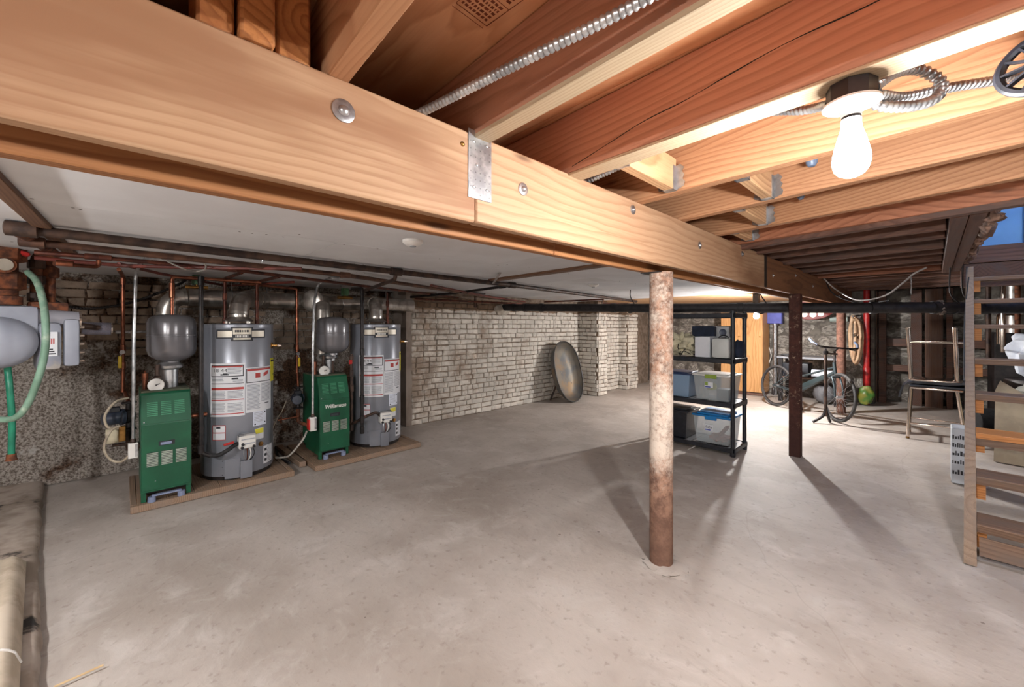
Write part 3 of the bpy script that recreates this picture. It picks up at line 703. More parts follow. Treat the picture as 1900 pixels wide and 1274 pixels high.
# ------------------------------------------------------------------ bare bulbs, three of them added fill
def bulb_fixture(c, top, strength, label, boxlabel=None):
    """c: centre of the porcelain plate underside; box up to z = top"""
    c = Vector(c); bs = 1.16; t = thing('bulb_fixture', label, 'light', c, group='bare bulb ceiling lights')
    b = MB(); b.lathe([(.05, c.z + .004), (.05, top - .002), (.046, top)], (c.x, c.y, 0), 8); b.build('junction_box', BLKI, t)
    b = MB(); b.lathe([(.020, -.028), (.0235, -.012), (.03, -.006), (.05, -.003), (.058, 0), (.058, .005), (.05, .0075)], c, 36); b.build('porcelain_plate', PORC, t)
    b = MB(); b.lathe([(.0195, -.034), (.0195, -.02)], c, 24); b.build('socket_ring', BLKI, t)
    pr = [(.0001, -.152), (.012, -.1505), (.022, -.145), (.029, -.135), (.0325, -.122), (.0328, -.113)]
    pr = [(r_ * bs, z_ * bs) for r_, z_ in pr]; b = MB(); b.lathe(pr, c, 20); bo = b.build('bulb', emit('bulb_glow', (252, 250, 248), strength), t)
    b = MB(); b.lathe([(r_ * bs, z_ * bs) for r_, z_ in [(.0328, -.113), (.0322, -.105), (.029, -.09), (.024, -.07), (.0195, -.055), (.0175, -.045), (.017, -.03)]], c, 20); b.build('bulb_collar', emit('bulb_collar_glow', (252, 250, 248), strength * .02), bo)
    return t
LB = Vector((-.14, 1.29, H + .540))
bulb_fixture(LB, ZJ - .009, BULB1, 'bare bulb glowing under the red joist at upper right')
LB2 = Vector((-1.82, 6.77, H + .27))
bulb_fixture(LB2, ZC + .009, BULB2, 'bare bulb glowing between the shelving unit and the wardrobe')
FILL3_C = Vector((1.0, -1.7, H + .55))
bulb_fixture((2.3, 2.0, H + .55), ZJ + .03, FILL5, 'added unseen fill bulb right of the viewpoint, outside the picture')  # added lamp, never in view; lifts the brightness from the right
bulb_fixture(FILL3_C, ZJ + .03, FILL3, 'added unseen fill bulb behind the viewpoint')  # added unseen lamp that evens out the brightness from behind
FILL4_C = Vector((-1.9, -1.3, ZC - .05))
bulb_fixture(FILL4_C, ZC, FILL4, 'added unseen fill bulb under the drywall, left of the picture')  # added unseen lamp that brightens the boiler side
# upstairs lamp
t = thing('ceiling_lamp', 'round lamp lighting the stairwell upstairs', 'light', (.75, 4.6, 4.29))
MB().lathe([(.0001, -.1), (.1, -.08), (.15, -.03), (.15, 0)], (.75, 4.6, 4.299), 24).build('lamp_globe', emit('upstairs_glow', (255, 250, 245), UPST), t)

# armoured cables
bx([(-1.1, .60, H + .615), (-1.0, .62, H + .612), (-.7, .665, H + .615), (-.376, .713, H + .618), (-.05, .735, H + .63), (.5, .72, H + .65), (1.4, .70, H + .66)], .0098, .0105).build('armoured_cable', GALV, label='steel armoured cable running beside the pale-soled joist', cat='cable')
bx([(-1.05, 1.44, H + .618), (-.70, 1.45, H + .66), (-.387, 1.42, H + .653), (-.25, 1.37, H + .60), (LB.x - .045, LB.y + .02, LB.z + .028)], .0098, .0105).build('armoured_cable', GALV, label='armoured cable from the beam into the left side of the bulb box', cat='cable')
bx([(LB.x + .045, LB.y + .03, LB.z + .02), at(1680, 180, Y=1.42), at(1760, 163, Y=1.52), at(1850, 149, Y=1.62), at(1910, 138, Y=1.69), at(2100, 120, Y=1.69)], .0098, .0105).build('armoured_cable', GALV, label='armoured cable leading from the bulb box to the right edge', cat='cable')
bx([(LB.x + .04, LB.y + .02, LB.z + .035), at(1660, 136, Y=1.38), at(1700, 129, Y=1.43), at(1738, 145, Y=1.46), at(1748, 165, Y=1.46), at(1730, 186, Y=1.44), at(1690, 197, Y=1.40), at(1640, 197, Y=1.35), (LB.x + .03, LB.y + .04, LB.z + .012)], .0105, .0105).build('armoured_cable', GALV, label='looped armoured cable beside the bare bulb', cat='cable')
# black slotted fan at the right edge
fc = at(1938, 112, Y=1.36); Mf = Matrix.Rotation(R(78), 4, 'X') @ Matrix.Rotation(R(-20), 4, 'Y')
t = thing('cage_fan', 'black slotted round fan cage at the upper right edge', 'fan', fc)
q = MB(); q.tube([fc + Mf @ Vector((.062 * math.cos(a * R(10)), .062 * math.sin(a * R(10)), 0)) for a in range(36)], .009, 8, closed=True); q.build('rim', BLKP, t)
for k in range(12):
    a = k * R(30); MB().beam(fc + Mf @ Vector((.02 * math.cos(a), .02 * math.sin(a), .004)), fc + Mf @ Vector((.06 * math.cos(a), .06 * math.sin(a), 0)), .016, .004).build('rib', BLKP, t)
MB().lathe([(.0001, .02), (.02, .016), (.026, 0), (.026, -.05), (.0001, -.05)], fc, 20, M=Mf).build('motor', BLKP, t)
MB().cyl(fc + Mf @ Vector((0, 0, -.05)), (fc.x + .06, fc.y + .04, ZJ + .02), .008).build('bracket', BLKI, t)
# grey-blue pipe stubs hanging between joists
for k, (u, v, Y, s, lab) in enumerate(((1506, 296, 1.98, 1, 'blue-grey plastic pipe end hanging below the joist left of the bulb'), (1486, 362, 2.50, .8, 'small grey pipe end showing between the second and third joists'))):
    p = at(u, v, Y=Y); q = MB(); q.lathe([(.0001, -.03 * s), (.012 * s, -.027 * s), (.019 * s, -.016 * s), (.021 * s, 0), (.021 * s, .16)], p, 18); q.build('pipe_stub', pm('bluegrey_pvc%d' % k, (92, 106, 128), (80, 92, 112), 8, .4), label=lab, cat='pipe')

# ------------------------------------------------------------------ water heaters
def water_heater(c, turn, label):
    c = Vector(c); base = math.degrees(math.atan2(-c.y, -c.x)) + turn; z0 = c.z; Rr = .27
    t = thing('water_heater', label, 'water heater', c, group='grey gas water heaters')
    P = (c.x, c.y)
    MB().lathe([(.255, z0), (.255, z0 + .05)], (c.x, c.y, 0), 56).build('base_ring', BLKI, t)
    MB().lathe([(.255, z0 + .03), (Rr - .003, z0 + .035), (Rr, z0 + .045), (Rr, H - .005), (Rr - .004, H + .002)], (c.x, c.y, 0), 72).build('jacket', GREYE, t)
    top = MB(); top.lathe([(Rr + .001, H - .022), (Rr + .001, H + .004), (Rr - .006, H + .010), (.1, H + .016), (.0001, H + .016)], (c.x, c.y, 0), 72); top.build('top_cap', GREYE, t)
    def patch(name, a0, a1, z_0, z_1, mt, par=None, rad=Rr, th=.0014, n=10): return MB().cpatch(P, rad, base + a0, base + a1, z_0, z_1, th, n).build(name, mt, par or t)
    def bars(par, a0, a1, z_0, z_1, step, mt=INKG, hh=.55, rad=Rr + .0014, name='print'):
        q = MB(); z = z_1
        while z - step > z_0:
            q.cpatch(P, rad, base + a0, base + a1 - random.uniform(0, .12) * (a1 - a0), z - step * hh, z, .0005, 4); z -= step
        if q.v: q.build(name, mt, par)
    # name badge: winged plate
    zc = 1.277
    def band(a0, a1, z_0, z_1, rad, th, q): q.cpatch(P, rad, base + a0, base + a1, z_0, z_1, th, 8)
    q = MB(); band(-34, 46, zc - .040, zc + .036, Rr, .0018, q); band(-11, 23, zc - .062, zc + .058, Rr, .0019, q); bd = q.build('badge', INKK, t)
    q = MB(); band(-31.5, -9, zc - .028, zc + .024, Rr + .0018, .001, q); band(21, 43.5, zc - .028, zc + .024, Rr + .0018, .001, q); band(-8, 20, zc - .006, zc + .046, Rr + .0019, .001, q); band(-7, 19, zc - .05, zc - .036, Rr + .0019, .001, q); q.build('badge_face', CREAM, bd)
    q = MB()
    for k in range(9): band(-5 + k * 2.5, -3.4 + k * 2.5, zc + .012, zc + .032, Rr + .0029, .0006, q)
    q.build('badge_lettering', INKK, bd)
    q = MB()
    for k in range(9): band(-4 + k * 2.2, -2.7 + k * 2.2, zc - .03, zc - .012, Rr + .0019, .0012, q)
    q.build('badge_lettering', WHITE, bd)
    # instruction sheet A
    A = patch('instruction_label', -45, 10, .585, 1.03, PAPER)
    zz = .585; L = .445
    fr = lambda f: 1.03 - f * L
    q = MB()
    for a0, a1, f0, f1 in ((-43, 8, .035, .05), (-43, 8, .235, .25), (-43, -41.8, .035, .25), (6.8, 8, .035, .25), (-43, 8, .375, .386), (-10, 0, .275, .305)): q.cpatch(P, Rr + .0014, base + a0, base + a1, fr(f1), fr(f0), .0006, 8)
    for a0, a1, f0, f1 in ((-27, -14, .20, .225), (-23, -16, .185, .2)): q.cpatch(P, Rr + .0014, base + a0, base + a1, fr(f1), fr(f0), .0006, 4)
    q.build('black_print', INKK, A)
    q = MB()
    for a0, a1, f0, f1 in ((-41.5, 6.5, .05, .075), (-43, 8, .455, .5), (-43, 8, .68, .695), (-43, 8, .94, .958)): q.cpatch(P, Rr + .0014, base + a0, base + a1, fr(f1), fr(f0), .0006, 8)
    q.build('red_print', INKR, A)
    for f0, f1 in ((.52, .67), (.75, .93)):
        bars(A, -42, -19, fr(f1), fr(f0), .011); bars(A, -16, 7, fr(f1), fr(f0), .011)
    bars(A, -16, 5, fr(.23), fr(.085), .011); bars(A, -42, -22, fr(.36), fr(.265), .011); bars(A, -8, 7, fr(.36), fr(.31), .011)
    vs, fs = textmesh('18 44', .05)
    MB().add([Vector((P[0] + (Rr + .0024) * math.cos(R(base - 28) + v_.x / Rr), P[1] + (Rr + .0024) * math.sin(R(base - 28) + v_.x / Rr), fr(.135) + v_.y * .8)) for v_ in vs], fs).build('handwriting', INKK, A)
    # sheet B with lighting instructions
    Bq = patch('warning_label', 11, 64, .60, .985, PAPER); gr = lambda f: .985 - f * .385
    q = MB()
    for a0, a1, f0, f1 in ((12, 62, .02, .03), (12, 62, .325, .34), (12, 13.2, .02, .34), (60.8, 62, .02, .34), (45, 56, .83, .85)): q.cpatch(P, Rr + .0014, base + a0, base + a1, gr(f1), gr(f0), .0006, 8)
    q.build('black_print', INKK, Bq)
    q = MB(); q.cpatch(P, Rr + .0014, base + 13.5, base + 60.5, gr(.075), gr(.035), .0006, 8); q.cpatch(P, Rr + .0014, base + 27, base + 36, gr(.24), gr(.13), .0006, 5); q.cpatch(P, Rr + .0014, base + 43, base + 54, gr(.2), gr(.12), .0006, 5, slope=.02); q.build('red_print', INKR, Bq)
    bars(Bq, 13, 36, gr(.96), gr(.38), .0115); bars(Bq, 38, 61, gr(.8), gr(.38), .0115)
    Yl = patch('energy_label', 62, 84, .84, 1.05, YELL); q = MB(); q.cpatch(P, Rr + .0014, base + 64, base + 82, 1.018, 1.034, .0006, 4); q.cpatch(P, Rr + .0014, base + 74, base + 80, .895, .905, .0006, 3); q.build('black_print', INKK, Yl)
    s = patch('rating_sheet', 23, 49, .475, .60, pm('sheet_white', (206, 212, 226), (198, 204, 218), 5, .5)); bars(s, 25, 43, .49, .59, .013, hh=.3); q = MB()
    for a, z in ((46, .585), (46, .495), (26.5, .49)): q.cpatch(P, Rr + .0014, base + a - 1.2, base + a + 1.2, z - .006, z + .006, .0006, 2)
    q.build('screw_print', INKK, s)
    s = patch('caution_sticker', -41, -19, .39, .515, INKR); q = MB(); q.cpatch(P, Rr + .0014, base - 40, base - 20, .395, .448, .0006, 5); q.cpatch(P, Rr + .0014, base - 40, base - 20, .455, .508, .0006, 5); sp_ = q.build('sticker_face', PAPER, s)
    q = MB(); q.cpatch(P, Rr + .002, base - 34, base - 27, .487, .503, .0005, 3); q.build('black_print', INKK, s)
    s = patch('valve_sticker', 26, 43, .355, .45, PAPER); patch('yellow_block', 26.5, 42.5, .405, .447, YELL, s, Rr + .0014, .0006, 4)
    s = patch('lower_sticker', 43, 67, .125, .28, PAPER); q = MB()
    for k in range(3): q.cpatch(P, Rr + .0014, base + 45, base + 50.5, .145 + k * .045, .168 + k * .045, .0006, 2)
    q.build('pictograms', INKK, s); bars(s, 52, 66, .13, .275, .012, hh=.4)
    # gas control valve
    def rad_frame(a): 
        n = Vector((math.cos(R(base + a)), math.sin(R(base + a)), 0)); s_ = Vector((-n.y, n.x, 0)); p = Vector((c.x, c.y, 0)) + n * Rr
        return Matrix(((s_.x, n.x, 0, p.x), (s_.y, n.y, 0, p.y), (0, 0, 1, 0), (0, 0, 0, 1)))
    Mv = rad_frame(11)
    gv = MB().box((-.062, 0, .315), (.062, .075, .425), ch=.008, M=Mv).build('gas_valve', WHITE, t)
    q = MB(); q.box((-.062, .02, .40), (.062, .07, .44), ch=.006, M=Mv); q.build('valve_hood', GALV, gv)
    for x_, z_ in ((-.035, .355), (-.04, .328), (.045, .328)): MB().lathe([(.012, 0), (.011, .012), (.0001, .013)], Mv @ Vector((x_, .075, z_)), 14, M=Mv.to_3x3().to_4x4() @ Matrix.Rotation(R(-90), 4, 'X')).build('valve_knob', BLKP, gv)
    q = MB(); q.box((-.045, .0745, .39), (.05, .0765, .398), M=Mv); q.box((-.02, .0745, .352), (.055, .0765, .362), M=Mv); q.build('valve_print', INKG, gv)
    for k in range(4):
        x_ = -.02 + k * .02; MB().tube(spl([Mv @ Vector((x_, .05, .318)), Mv @ Vector((x_ * 1.3, .06, .27)), Mv @ Vector((x_ * .9, .05, .225)), Mv @ Vector((x_ * .6, .015, .20))], 5), .0045, 6).build('supply_tube', (SILV, COPPER, WHITE, BLKR)[k], gv)
    q = MB(); q.lathe([(.02, 0), (.018, .012), (.0001, .014)], rad_frame(37) @ Vector((0, 0, .31)), 18, M=rad_frame(37).to_3x3().to_4x4() @ Matrix.Rotation(R(-90), 4, 'X')); q.build('drain_plug', BRASS, t)
    patch('burner_door', -20, 3, .065, .225, GREYE, None, Rr, .006, 8); MB().cpatch(P, Rr, base + 3, base + 19, .06, .205, .035, 8).build('burner_cover', GREYE, t)
    q = MB()
    for z_ in (.10, .165, .215): q.lathe([(.004, 0), (.003, .003), (.0001, .003)], rad_frame(-24) @ Vector((0, 0, z_)), 8, M=rad_frame(-24).to_3x3().to_4x4() @ Matrix.Rotation(R(-90), 4, 'X'))
    q.build('door_screws', BLKI, t, kind='stuff')
    Mr = rad_frame(70); q = MB(); q.lathe([(.03, 0), (.03, .004), (.014, .006), (.014, .05), (.0001, .052)], Mr @ Vector((0, 0, 1.165)), 16, M=Mr.to_3x3().to_4x4() @ Matrix.Rotation(R(-90), 4, 'X')); rv = q.build('relief_valve', BRASS, t)
    q = MB(); q.lathe([(.018, .05), (.02, .065), (.014, .085), (.0001, .088)], Mr @ Vector((0, 0, 1.165)), 16, M=Mr.to_3x3().to_4x4() @ Matrix.Rotation(R(-90), 4, 'X')); q.build('relief_cap', CHROME, rv)
    # draught hood on top
    q = MB(); q.lathe([(.115, H + .035), (.118, H + .04), (.075, H + .075), (.075, H + .1)], (c.x, c.y, 0), 32); dh = q.build('draught_hood', DUCT, t)
    for k in range(4):
        a = k * R(90) + .5; MB().beam((c.x + .11 * math.cos(a), c.y + .11 * math.sin(a), H + .012), (c.x + .11 * math.cos(a), c.y + .11 * math.sin(a), H + .04), .014, .003).build('hood_leg', DUCT, dh)
    return t
SKT = .05
WH1 = Vector((-4.33, .74, SKT)); WH2 = Vector((-4.355, 2.047, SKT))
water_heater(WH1, 0, 'tall grey water heater beside the nearer green boiler')
water_heater(WH2, 7, 'tall grey water heater at the right, beside the brick wall corner')

# skids
def skid(y0, y1, x0, x1, label):
    t = thing('wood_skid', label, 'skid', (x0, (y0 + y1) / 2, 0), group='boiler skids')
    MB().box((x0, y0, 0), (x0 + .04, y1, SKT - .001), ch=.003).build('front_board', WSK, t)
    MB().box((x1, y0, 0), (x0 - .002, y0 + .035, SKT - .001), ch=.003).build('side_board', WSK, t)
    MB().box((x1, y1 - .035, 0), (x0 - .002, y1, SKT - .001), ch=.003).build('side_board', WSK, t)
    n = 6; wd = (y1 - y0 - .074) / n
    for k in range(n): MB().box((x1, y0 + .037 + k * wd, .004), (x0 - .002, y0 + .037 + (k + 1) * wd - .003, SKT - .002 - random.uniform(0, .003)), ch=.003).build('deck_board', WSK, t)
skid(.03, 1.10, -4.0, -4.8, 'low wooden skid under the nearer boiler and heater')
skid(1.27, 2.38, -3.98, -4.85, 'low wooden skid under the farther boiler and heater')

# ------------------------------------------------------------------ boilers
def boiler(xf, y0, label, nameplate):
    t = thing('gas_boiler', label, 'boiler', (xf - .25, y0 + .14, SKT), group='green cast-iron gas boilers')
    W_ = .29; y1 = y0 + W_; D = .50; zb = .125; zk = .62; zt = .845; yc = (y0 + y1) / 2
    prof = [(0, zb), (0, zk), (-.075, zt - .012), (-.09, zt), (-D, zt), (-D, zb)]
    M = Matrix(((1, 0, 0, xf), (0, 0, -1, y1), (0, 1, 0, 0), (0, 0, 0, 1)))
    MB().prism(prof, 0, W_, M=M).build('jacket', GREEN, t)
    MB().prism([(-.085, zt), (-.1, zt + .012), (-D + .02, zt + .012), (-D, zt)], .004, W_ - .004, M=M).build('top_panel', GRND, t)
    fp = MB().box((xf, y0 + .004, zb + .012), (xf + .006, y1 - .004, zk - .004), ch=.002).build('front_panel', GREEN, t)
    # slanted upper panel
    sl = Vector((-.075, 0, zt - .012 - zk)); Ls = sl.length; sl.normalize(); nn = Vector((-sl.z, 0, sl.x)) * -1
    Ms = Matrix(((0, sl.x, nn.x, xf), (1, 0, nn.y, y0), (0, sl.z, nn.z, zk), (0, 0, 0, 1)))
    up = MB().box((.003, .003, -.002), (W_ - .003, Ls - .004, .005), ch=.0015, M=Ms).build('upper_panel', GREEN, t)
    for k in range(3):
        ya = .035 + k * .078
        q = MB()
        for j in range(8): q.box((ya, .06 + j * .0135, .003), (ya + .06, .0665 + j * .0135, .0095), M=Ms @ Matrix.Translation((0, 0, 0)))
        q.build('louver', pm('louver_green', (70, 140, 106), (58, 124, 92), 8, .35), up)
    for k in range(3):
        ya = y0 + .032 + k * .082; q = MB(); q2 = MB()
        q2.box((xf + .0055, ya, .31), (xf + .0065, ya + .064, .415)); q2.build('louver_slot', DKSL, fp)
        for j in range(9): q.add([(xf + .0065, ya, .3115 + j * .0115), (xf + .0065, ya + .064, .3115 + j * .0115), (xf + .012, ya + .064, .3185 + j * .0115), (xf + .012, ya, .3185 + j * .0115), (xf + .0065, ya, .3195 + j * .0115), (xf + .0065, ya + .064, .3195 + j * .0115)], [(0, 1, 2, 3), (3, 2, 5, 4), (0, 3, 4), (1, 5, 2)])
        q.build('louver', GRNL, fp)
    hd = MB().box((xf + .0055, yc - .046, .455), (xf + .0075, yc + .046, .488)).build('handle_recess', INKK, fp)
    MB().box((xf + .007, yc - .036, .46), (xf + .009, yc + .028, .480), ch=.001).build('handle_plate', LBLUE if not nameplate else pm('slate_plate', (52, 58, 62), (44, 50, 54), 9, .4), hd)
    q = MB(); q.lathe([(.005, 0), (.004, .003), (.0001, .004)], (xf + .005, y0 + .018, zk + .02), 10, M=Matrix.Rotation(R(90), 4, 'Y')); q.lathe([(.004, 0), (.003, .003), (.0001, .004)], (xf + .005, y0 + .08, .2), 10, M=Matrix.Rotation(R(90), 4, 'Y')); q.build('panel_screws', STEEL, fp, kind='stuff')
    if nameplate:
        vs, fs = textmesh('Williamson', .058, shear=.25, offset=.0012); np_ = MB().add([Vector((xf + .0075, yc + .004 + v.x * .78, .555 + v.y * .9)) for v in vs], fs); np_.build('nameplate', WHITE, fp)
    # base with feet
    for ya, yb in ((y0 + .002, y0 + .03), (y1 - .03, y1 - .002)):
        MB().prism([(-.42, zb - .04), (-.05, zb - .04), (-.05, SKT), (-.025, SKT), (-.025, zb), (-.42, zb)], 0, yb - ya, M=Matrix(((1, 0, 0, xf), (0, 0, -1, yb), (0, 1, 0, 0), (0, 0, 0, 1)))).build('base_rail', GREEN, t)
    MB().box((xf - D, y0 + .01, zb - .03), (xf - .06, y1 - .01, zb)).build('burner_tray', BLKI, t)
    for ya in (y0 + .06, y1 - .06): MB().lathe([(.024, SKT), (.022, .088), (.0001, .088)], (xf - .005, ya, 0), 16).build('foot', LBLUE, t)
    MB().beam((xf - .005, y0 + .06, .094), (xf - .005, y1 - .06, .094), .03, .012, ch=.002).build('foot_rail', LBLUE, t)
    # flue, draught hood, gauge, valves on top
    fx, fy = xf - .26, yc + .03
    q = MB(); q.lathe([(.055, zt + .01), (.055, zt + .15), (.085, zt + .165), (.09, zt + .185), (.06, zt + .21)], (fx, fy, 0), 28); q.build('flue_collar', GALV, t)
    gz = zt + .045; gx = xf - .14; gy = y0 + .09
    g = MB().lathe([(.0001, .016), (.046, .016), (.05, .012), (.05, 0), (.0001, -.002)], (gx, gy, gz), 28, M=Matrix.Rotation(R(78), 4, 'Y') ).build('gauge', WHITE, t)
    MB().beam((gx + .0175, gy - .004, gz + .002), (gx + .0175, gy + .022, gz + .012), .002, .005).build('needle', INKK, g)
    MB().lathe([(.006, 0), (.005, .0045), (.0001, .005)], (gx + .015, gy, gz + .003), 10, M=Matrix.Rotation(R(78), 4, 'Y')).build('hub', INKK, g)
    MB().lathe([(.016, zt + .01), (.016, zt + .08), (.024, zt + .085), (.024, zt + .11), (.016, zt + .115), (.016, zt + .20)], (gx - .04, gy + .01, 0), 16).build('riser_nipple', IRON, t)
    MB().lathe([(.016, zt + .01), (.016, zt + .08), (.02, zt + .082), (.02, zt + .135), (.008, zt + .14), (.0001, zt + .16)], (gx - .08, y0 + .03, 0), 14).build('relief_valve', COPPER, t)
    return t
BX1, BY1 = -3.98, .085; BX2, BY2 = -4.09, 1.355
boiler(BX1, BY1, 'green boiler at the left on the nearer skid', False)
boiler(BX2, BY2, 'green boiler with a white script nameplate on the farther skid', True)

# expansion tanks on their risers
def exp_tank(c, label, stem):
    c = Vector(c); t = thing('expansion_tank', label, 'tank', (c.x, c.y, c.z), group='grey expansion tanks')
    Rr = .157; z = c.z
    MB().lathe([(.0001, z), (.06, z + .006), (.115, z + .03), (.147, z + .062), (Rr, z + .10), (Rr, z + .205), (Rr + .003, z + .208), (Rr + .003, z + .218), (Rr, z + .221), (Rr, z + .31), (.148, z + .345), (.12, z + .368), (.07, z + .38), (.0001, z + .383)], (c.x, c.y, 0), 48).build('shell', TANKE, t)
    MB().lathe([(.022, z - .07), (.022, z - .04), (.03, z - .035), (.03, z - .012), (.05, z - .008), (.05, z + .008)], (c.x, c.y, 0), 20).build('neck', STEEL, t)
    MB().cyl((c.x, c.y, stem), (c.x, c.y, z - .06), .014).build('stem', IRON, t)
    return t
exp_tank((-4.25, .277, 1.055), 'grey expansion tank above the nearer green boiler', .85)
exp_tank((-4.30, 1.556, 1.055), 'grey expansion tank above the farther green boiler', .85)
# ------------------------------------------------------------------ vent duct
XD, ZD, RD = -4.72, 1.605, .078
t = thing('vent_duct', 'galvanised flue duct running along the wall above the boilers', 'duct', (XD, 1.5, ZD))
def seam(p0, p1, r, n, name='duct_section', every=None):
    q = MB(); p0 = Vector(p0); p1 = Vector(p1); d = p1 - p0; pts = []; rs = []
    for k in range(n):
        a = k / n; b = (k + 1) / n
        for f, rr in ((a + .004, r), (b - .05 / n * 1.2, r), (b - .03 / n, r * 1.035), (b - .005, r * 1.035)): pts.append(p0 + d * f); rs.append(rr)
    q.tube(pts, rs, 28); return q.build(name, DUCT, t)
def elbow(pts, r, name='elbow', n=5):
    """gored elbow"""
    q = MB(); pp = [Vector(p) for p in pts]; c = []
    for i in range(n + 1):
        s = i / n; c.append(pp[0] * (1 - s) ** 2 + pp[1] * (2 * s * (1 - s)) + pp[2] * s * s)
    q.tube(c, r, 28); q2 = q.build(name, DUCT, t, ang=14)
    for a, b in ((c[0], c[1]), (c[-1], c[-2])):
        d = (b - a).normalized(); MB().tube([a - d * .012, a + d * .012], r * 1.05, 28).build('collar', DUCT, q2)
seam((XD, .42, ZD), (XD, 1.30, ZD), RD, 3); seam((XD, 1.30, ZD), (XD, 2.72, ZD), RD, 4)
# boiler 1
b1 = Vector((-4.30, .26, 0)); elbow([(XD, .40, ZD), (XD, .27, ZD), (XD, .27, ZD - .16)], RD * .95); seam((XD, .27, 1.05), (XD, .27, ZD - .15), RD * .93, 1)
elbow([(XD, .27, 1.06), (XD, .26, .96), (-4.32, .26, .98)], RD * .75)
# heater 1
elbow([(WH1.x, WH1.y, H + .10), (WH1.x, WH1.y, ZD + .02), (XD + .1, WH1.y + .2, ZD)], .078)
seam((XD + .12, WH1.y + .19, ZD), (XD - .01, WH1.y + .30, ZD), .08, 1)
# boiler 2
elbow([(-4.44, 1.50, ZD - .19), (-4.44, 1.50, ZD + .03), (XD + .06, 1.56, ZD)], .076); seam((-4.44, 1.50, 1.05), (-4.44, 1.50, ZD - .18), .074, 2); MB().lathe([(.0001, -.035), (.05, -.034), (.085, -.026), (.105, -.010), (.112, 0), (.105, .01), (.08, .02), (.0001, .02)], (-4.5, 1.42, ZD), 32, M=Matrix.Rotation(R(50), 4, 'Z') @ Matrix.Rotation(R(90), 4, 'X')).build('damper_disc', DUCT, t)
# heater 2
elbow([(WH2.x, WH2.y, H + .10), (WH2.x, WH2.y, ZD), (XD + .12, WH2.y + .1, ZD)], .074)
seam((XD + .13, WH2.y + .09, ZD), (XD, WH2.y + .2, ZD), .076, 1)
for y in (.75, 1.05, 1.8, 2.35):
    q = MB(); q.tube([Vector((XD + (RD + .004) * math.cos(a * R(12)), y, ZD + (RD + .004) * math.sin(a * R(12)))) for a in range(30)], .004, 6, closed=True); s_ = q.build('hanger_strap', STEEL, t)
    MB().beam((XD, y, ZD + RD), (XD, y, ZC), .018, .002, up=(0, 1, 0)).build('hanger_rod', STEEL, s_)

# ------------------------------------------------------------------ pipes under the drywall
def pipe(name, pts, r, mt, label, fit=None, fr=.03, n=12, cat='pipe', couplings=(), group=None):
    f = fillet(pts, fr)
    if not couplings: return MB().tube(f, r, n).build(name, mt, label=label, cat=cat, group=group)
    t = thing(name, label, cat, Vector(pts[0]), group=group); MB().tube(f, r, n).build('run', mt, t)
    for c in couplings:
        p, d = Vector(c[0]), Vector(c[1]).normalized(); L = c[2] if len(c) > 2 else r * 2.2; k = c[3] if len(c) > 3 else 1.35
        MB().tube([p - d * L, p - d * L * .9, p + d * L * .9, p + d * L], [r * 1.1, r * k, r * k, r * 1.1], 14).build('coupling', mt, t)
    return t
Yd = Vector((0, 1, 0)); Xd = Vector((1, 0, 0)); Zd = Vector((0, 0, 1))
def A(u, v, z): return at(u, v, Z=z)
z1 = ZC - .035
i0, i1, i2, i3 = A(40, 425, z1), A(735, 504, z1), A(950, 529, z1), A(1120, 551, z1)
pipe('iron_pipe', [i0, i1, i2, i3, i3 + (i3 - i2) * .6], .0225, IRON, 'thick dark iron pipe nearest along the drywall ceiling', couplings=[(i0, Yd, .05, 1.5), (i1, Yd, .05, 1.4), (i2, Yd, .05, 1.4)], group='pipe runs under the drywall')
z2 = ZC - .05
j0, j1, j2 = A(60, 449, z2), A(640, 510, z2), A(880, 546, z2)
pipe('iron_pipe', [j0, j1, j2, j2 + (j2 - j1) * .5], .0185, pm('brown_pipe', (104, 72, 56), (70, 48, 40), 12, .45, .4), 'brown pipe running second along the drywall ceiling', couplings=[(j0, Yd, .045, 1.5), (j1, Yd)], group='pipe runs under the drywall')
z3 = ZC - .06
k0, k1, k2 = A(64, 468, z3), A(430, 500, z3), A(850, 552, z3)
pipe('copper_pipe', [k0, A(170, 476, z3), k1, k2], .0135, COPD, 'tarnished copper pipe third along the drywall ceiling', couplings=[(A(170, 476, z3), Yd), (A(195, 478, z3), Yd), (k1, Yd)], group='pipe runs under the drywall')
pipe('copper_pipe', [A(183, 479, z3), A(183, 479, z3) + Vector((-.02, 0, -.05)), A(100, 489, z3 - .06)], .0115, COPPER, 'short copper branch with a tan tag hanging below the pipes at the left', couplings=[(A(120, 488.5, z3 - .058), Yd, .035, 1.5)])
pipe('red_tube', [A(64, 478, z3 - .01), A(230, 493, z3 - .01), A(420, 497, z3 - .01), A(560, 498, z3 + .005)], .012, REDX, 'red tubing crossing behind the left copper riser', group='red tubing under the drywall')
pipe('red_tube', [A(220, 489, z3), A(300, 508, z3), A(420, 530, z3), A(545, 523, z3 - .02)], .011, REDX, 'red tubing dipping towards the middle copper riser', group='red tubing under the drywall')
pipe('red_tube', [A(800, 529, z3), A(905, 550, z3), A(1010, 565, z3), A(1160, 566, z3)], .012, REDX, 'red tubing slanting above the whitewashed brick wall', group='red tubing under the drywall')
pipe('copper_pipe', [A(1010, 560, z3), A(1120, 555, z3), A(1117, 562, z3 - .03), A(1180, 565, z3 - .02)], .012, COPD, 'copper branch with a small offset above the tub')
pipe('iron_pipe', [at(762, 551, X=-4.8), A(850, 543, z1 - .02), i2], .016, BLKI, 'black pipe slanting from the wall corner to the main pipe', couplings=[(i2 + Vector((-.1, -.05, -.01)), i2 - A(850, 543, z1 - .02), .05)])
pipe('iron_pipe', [at(770, 554, X=-4.78), at(1185, 574, X=-4.30)], .014, COPD, 'thin dark pipe along the top of the brick wall')
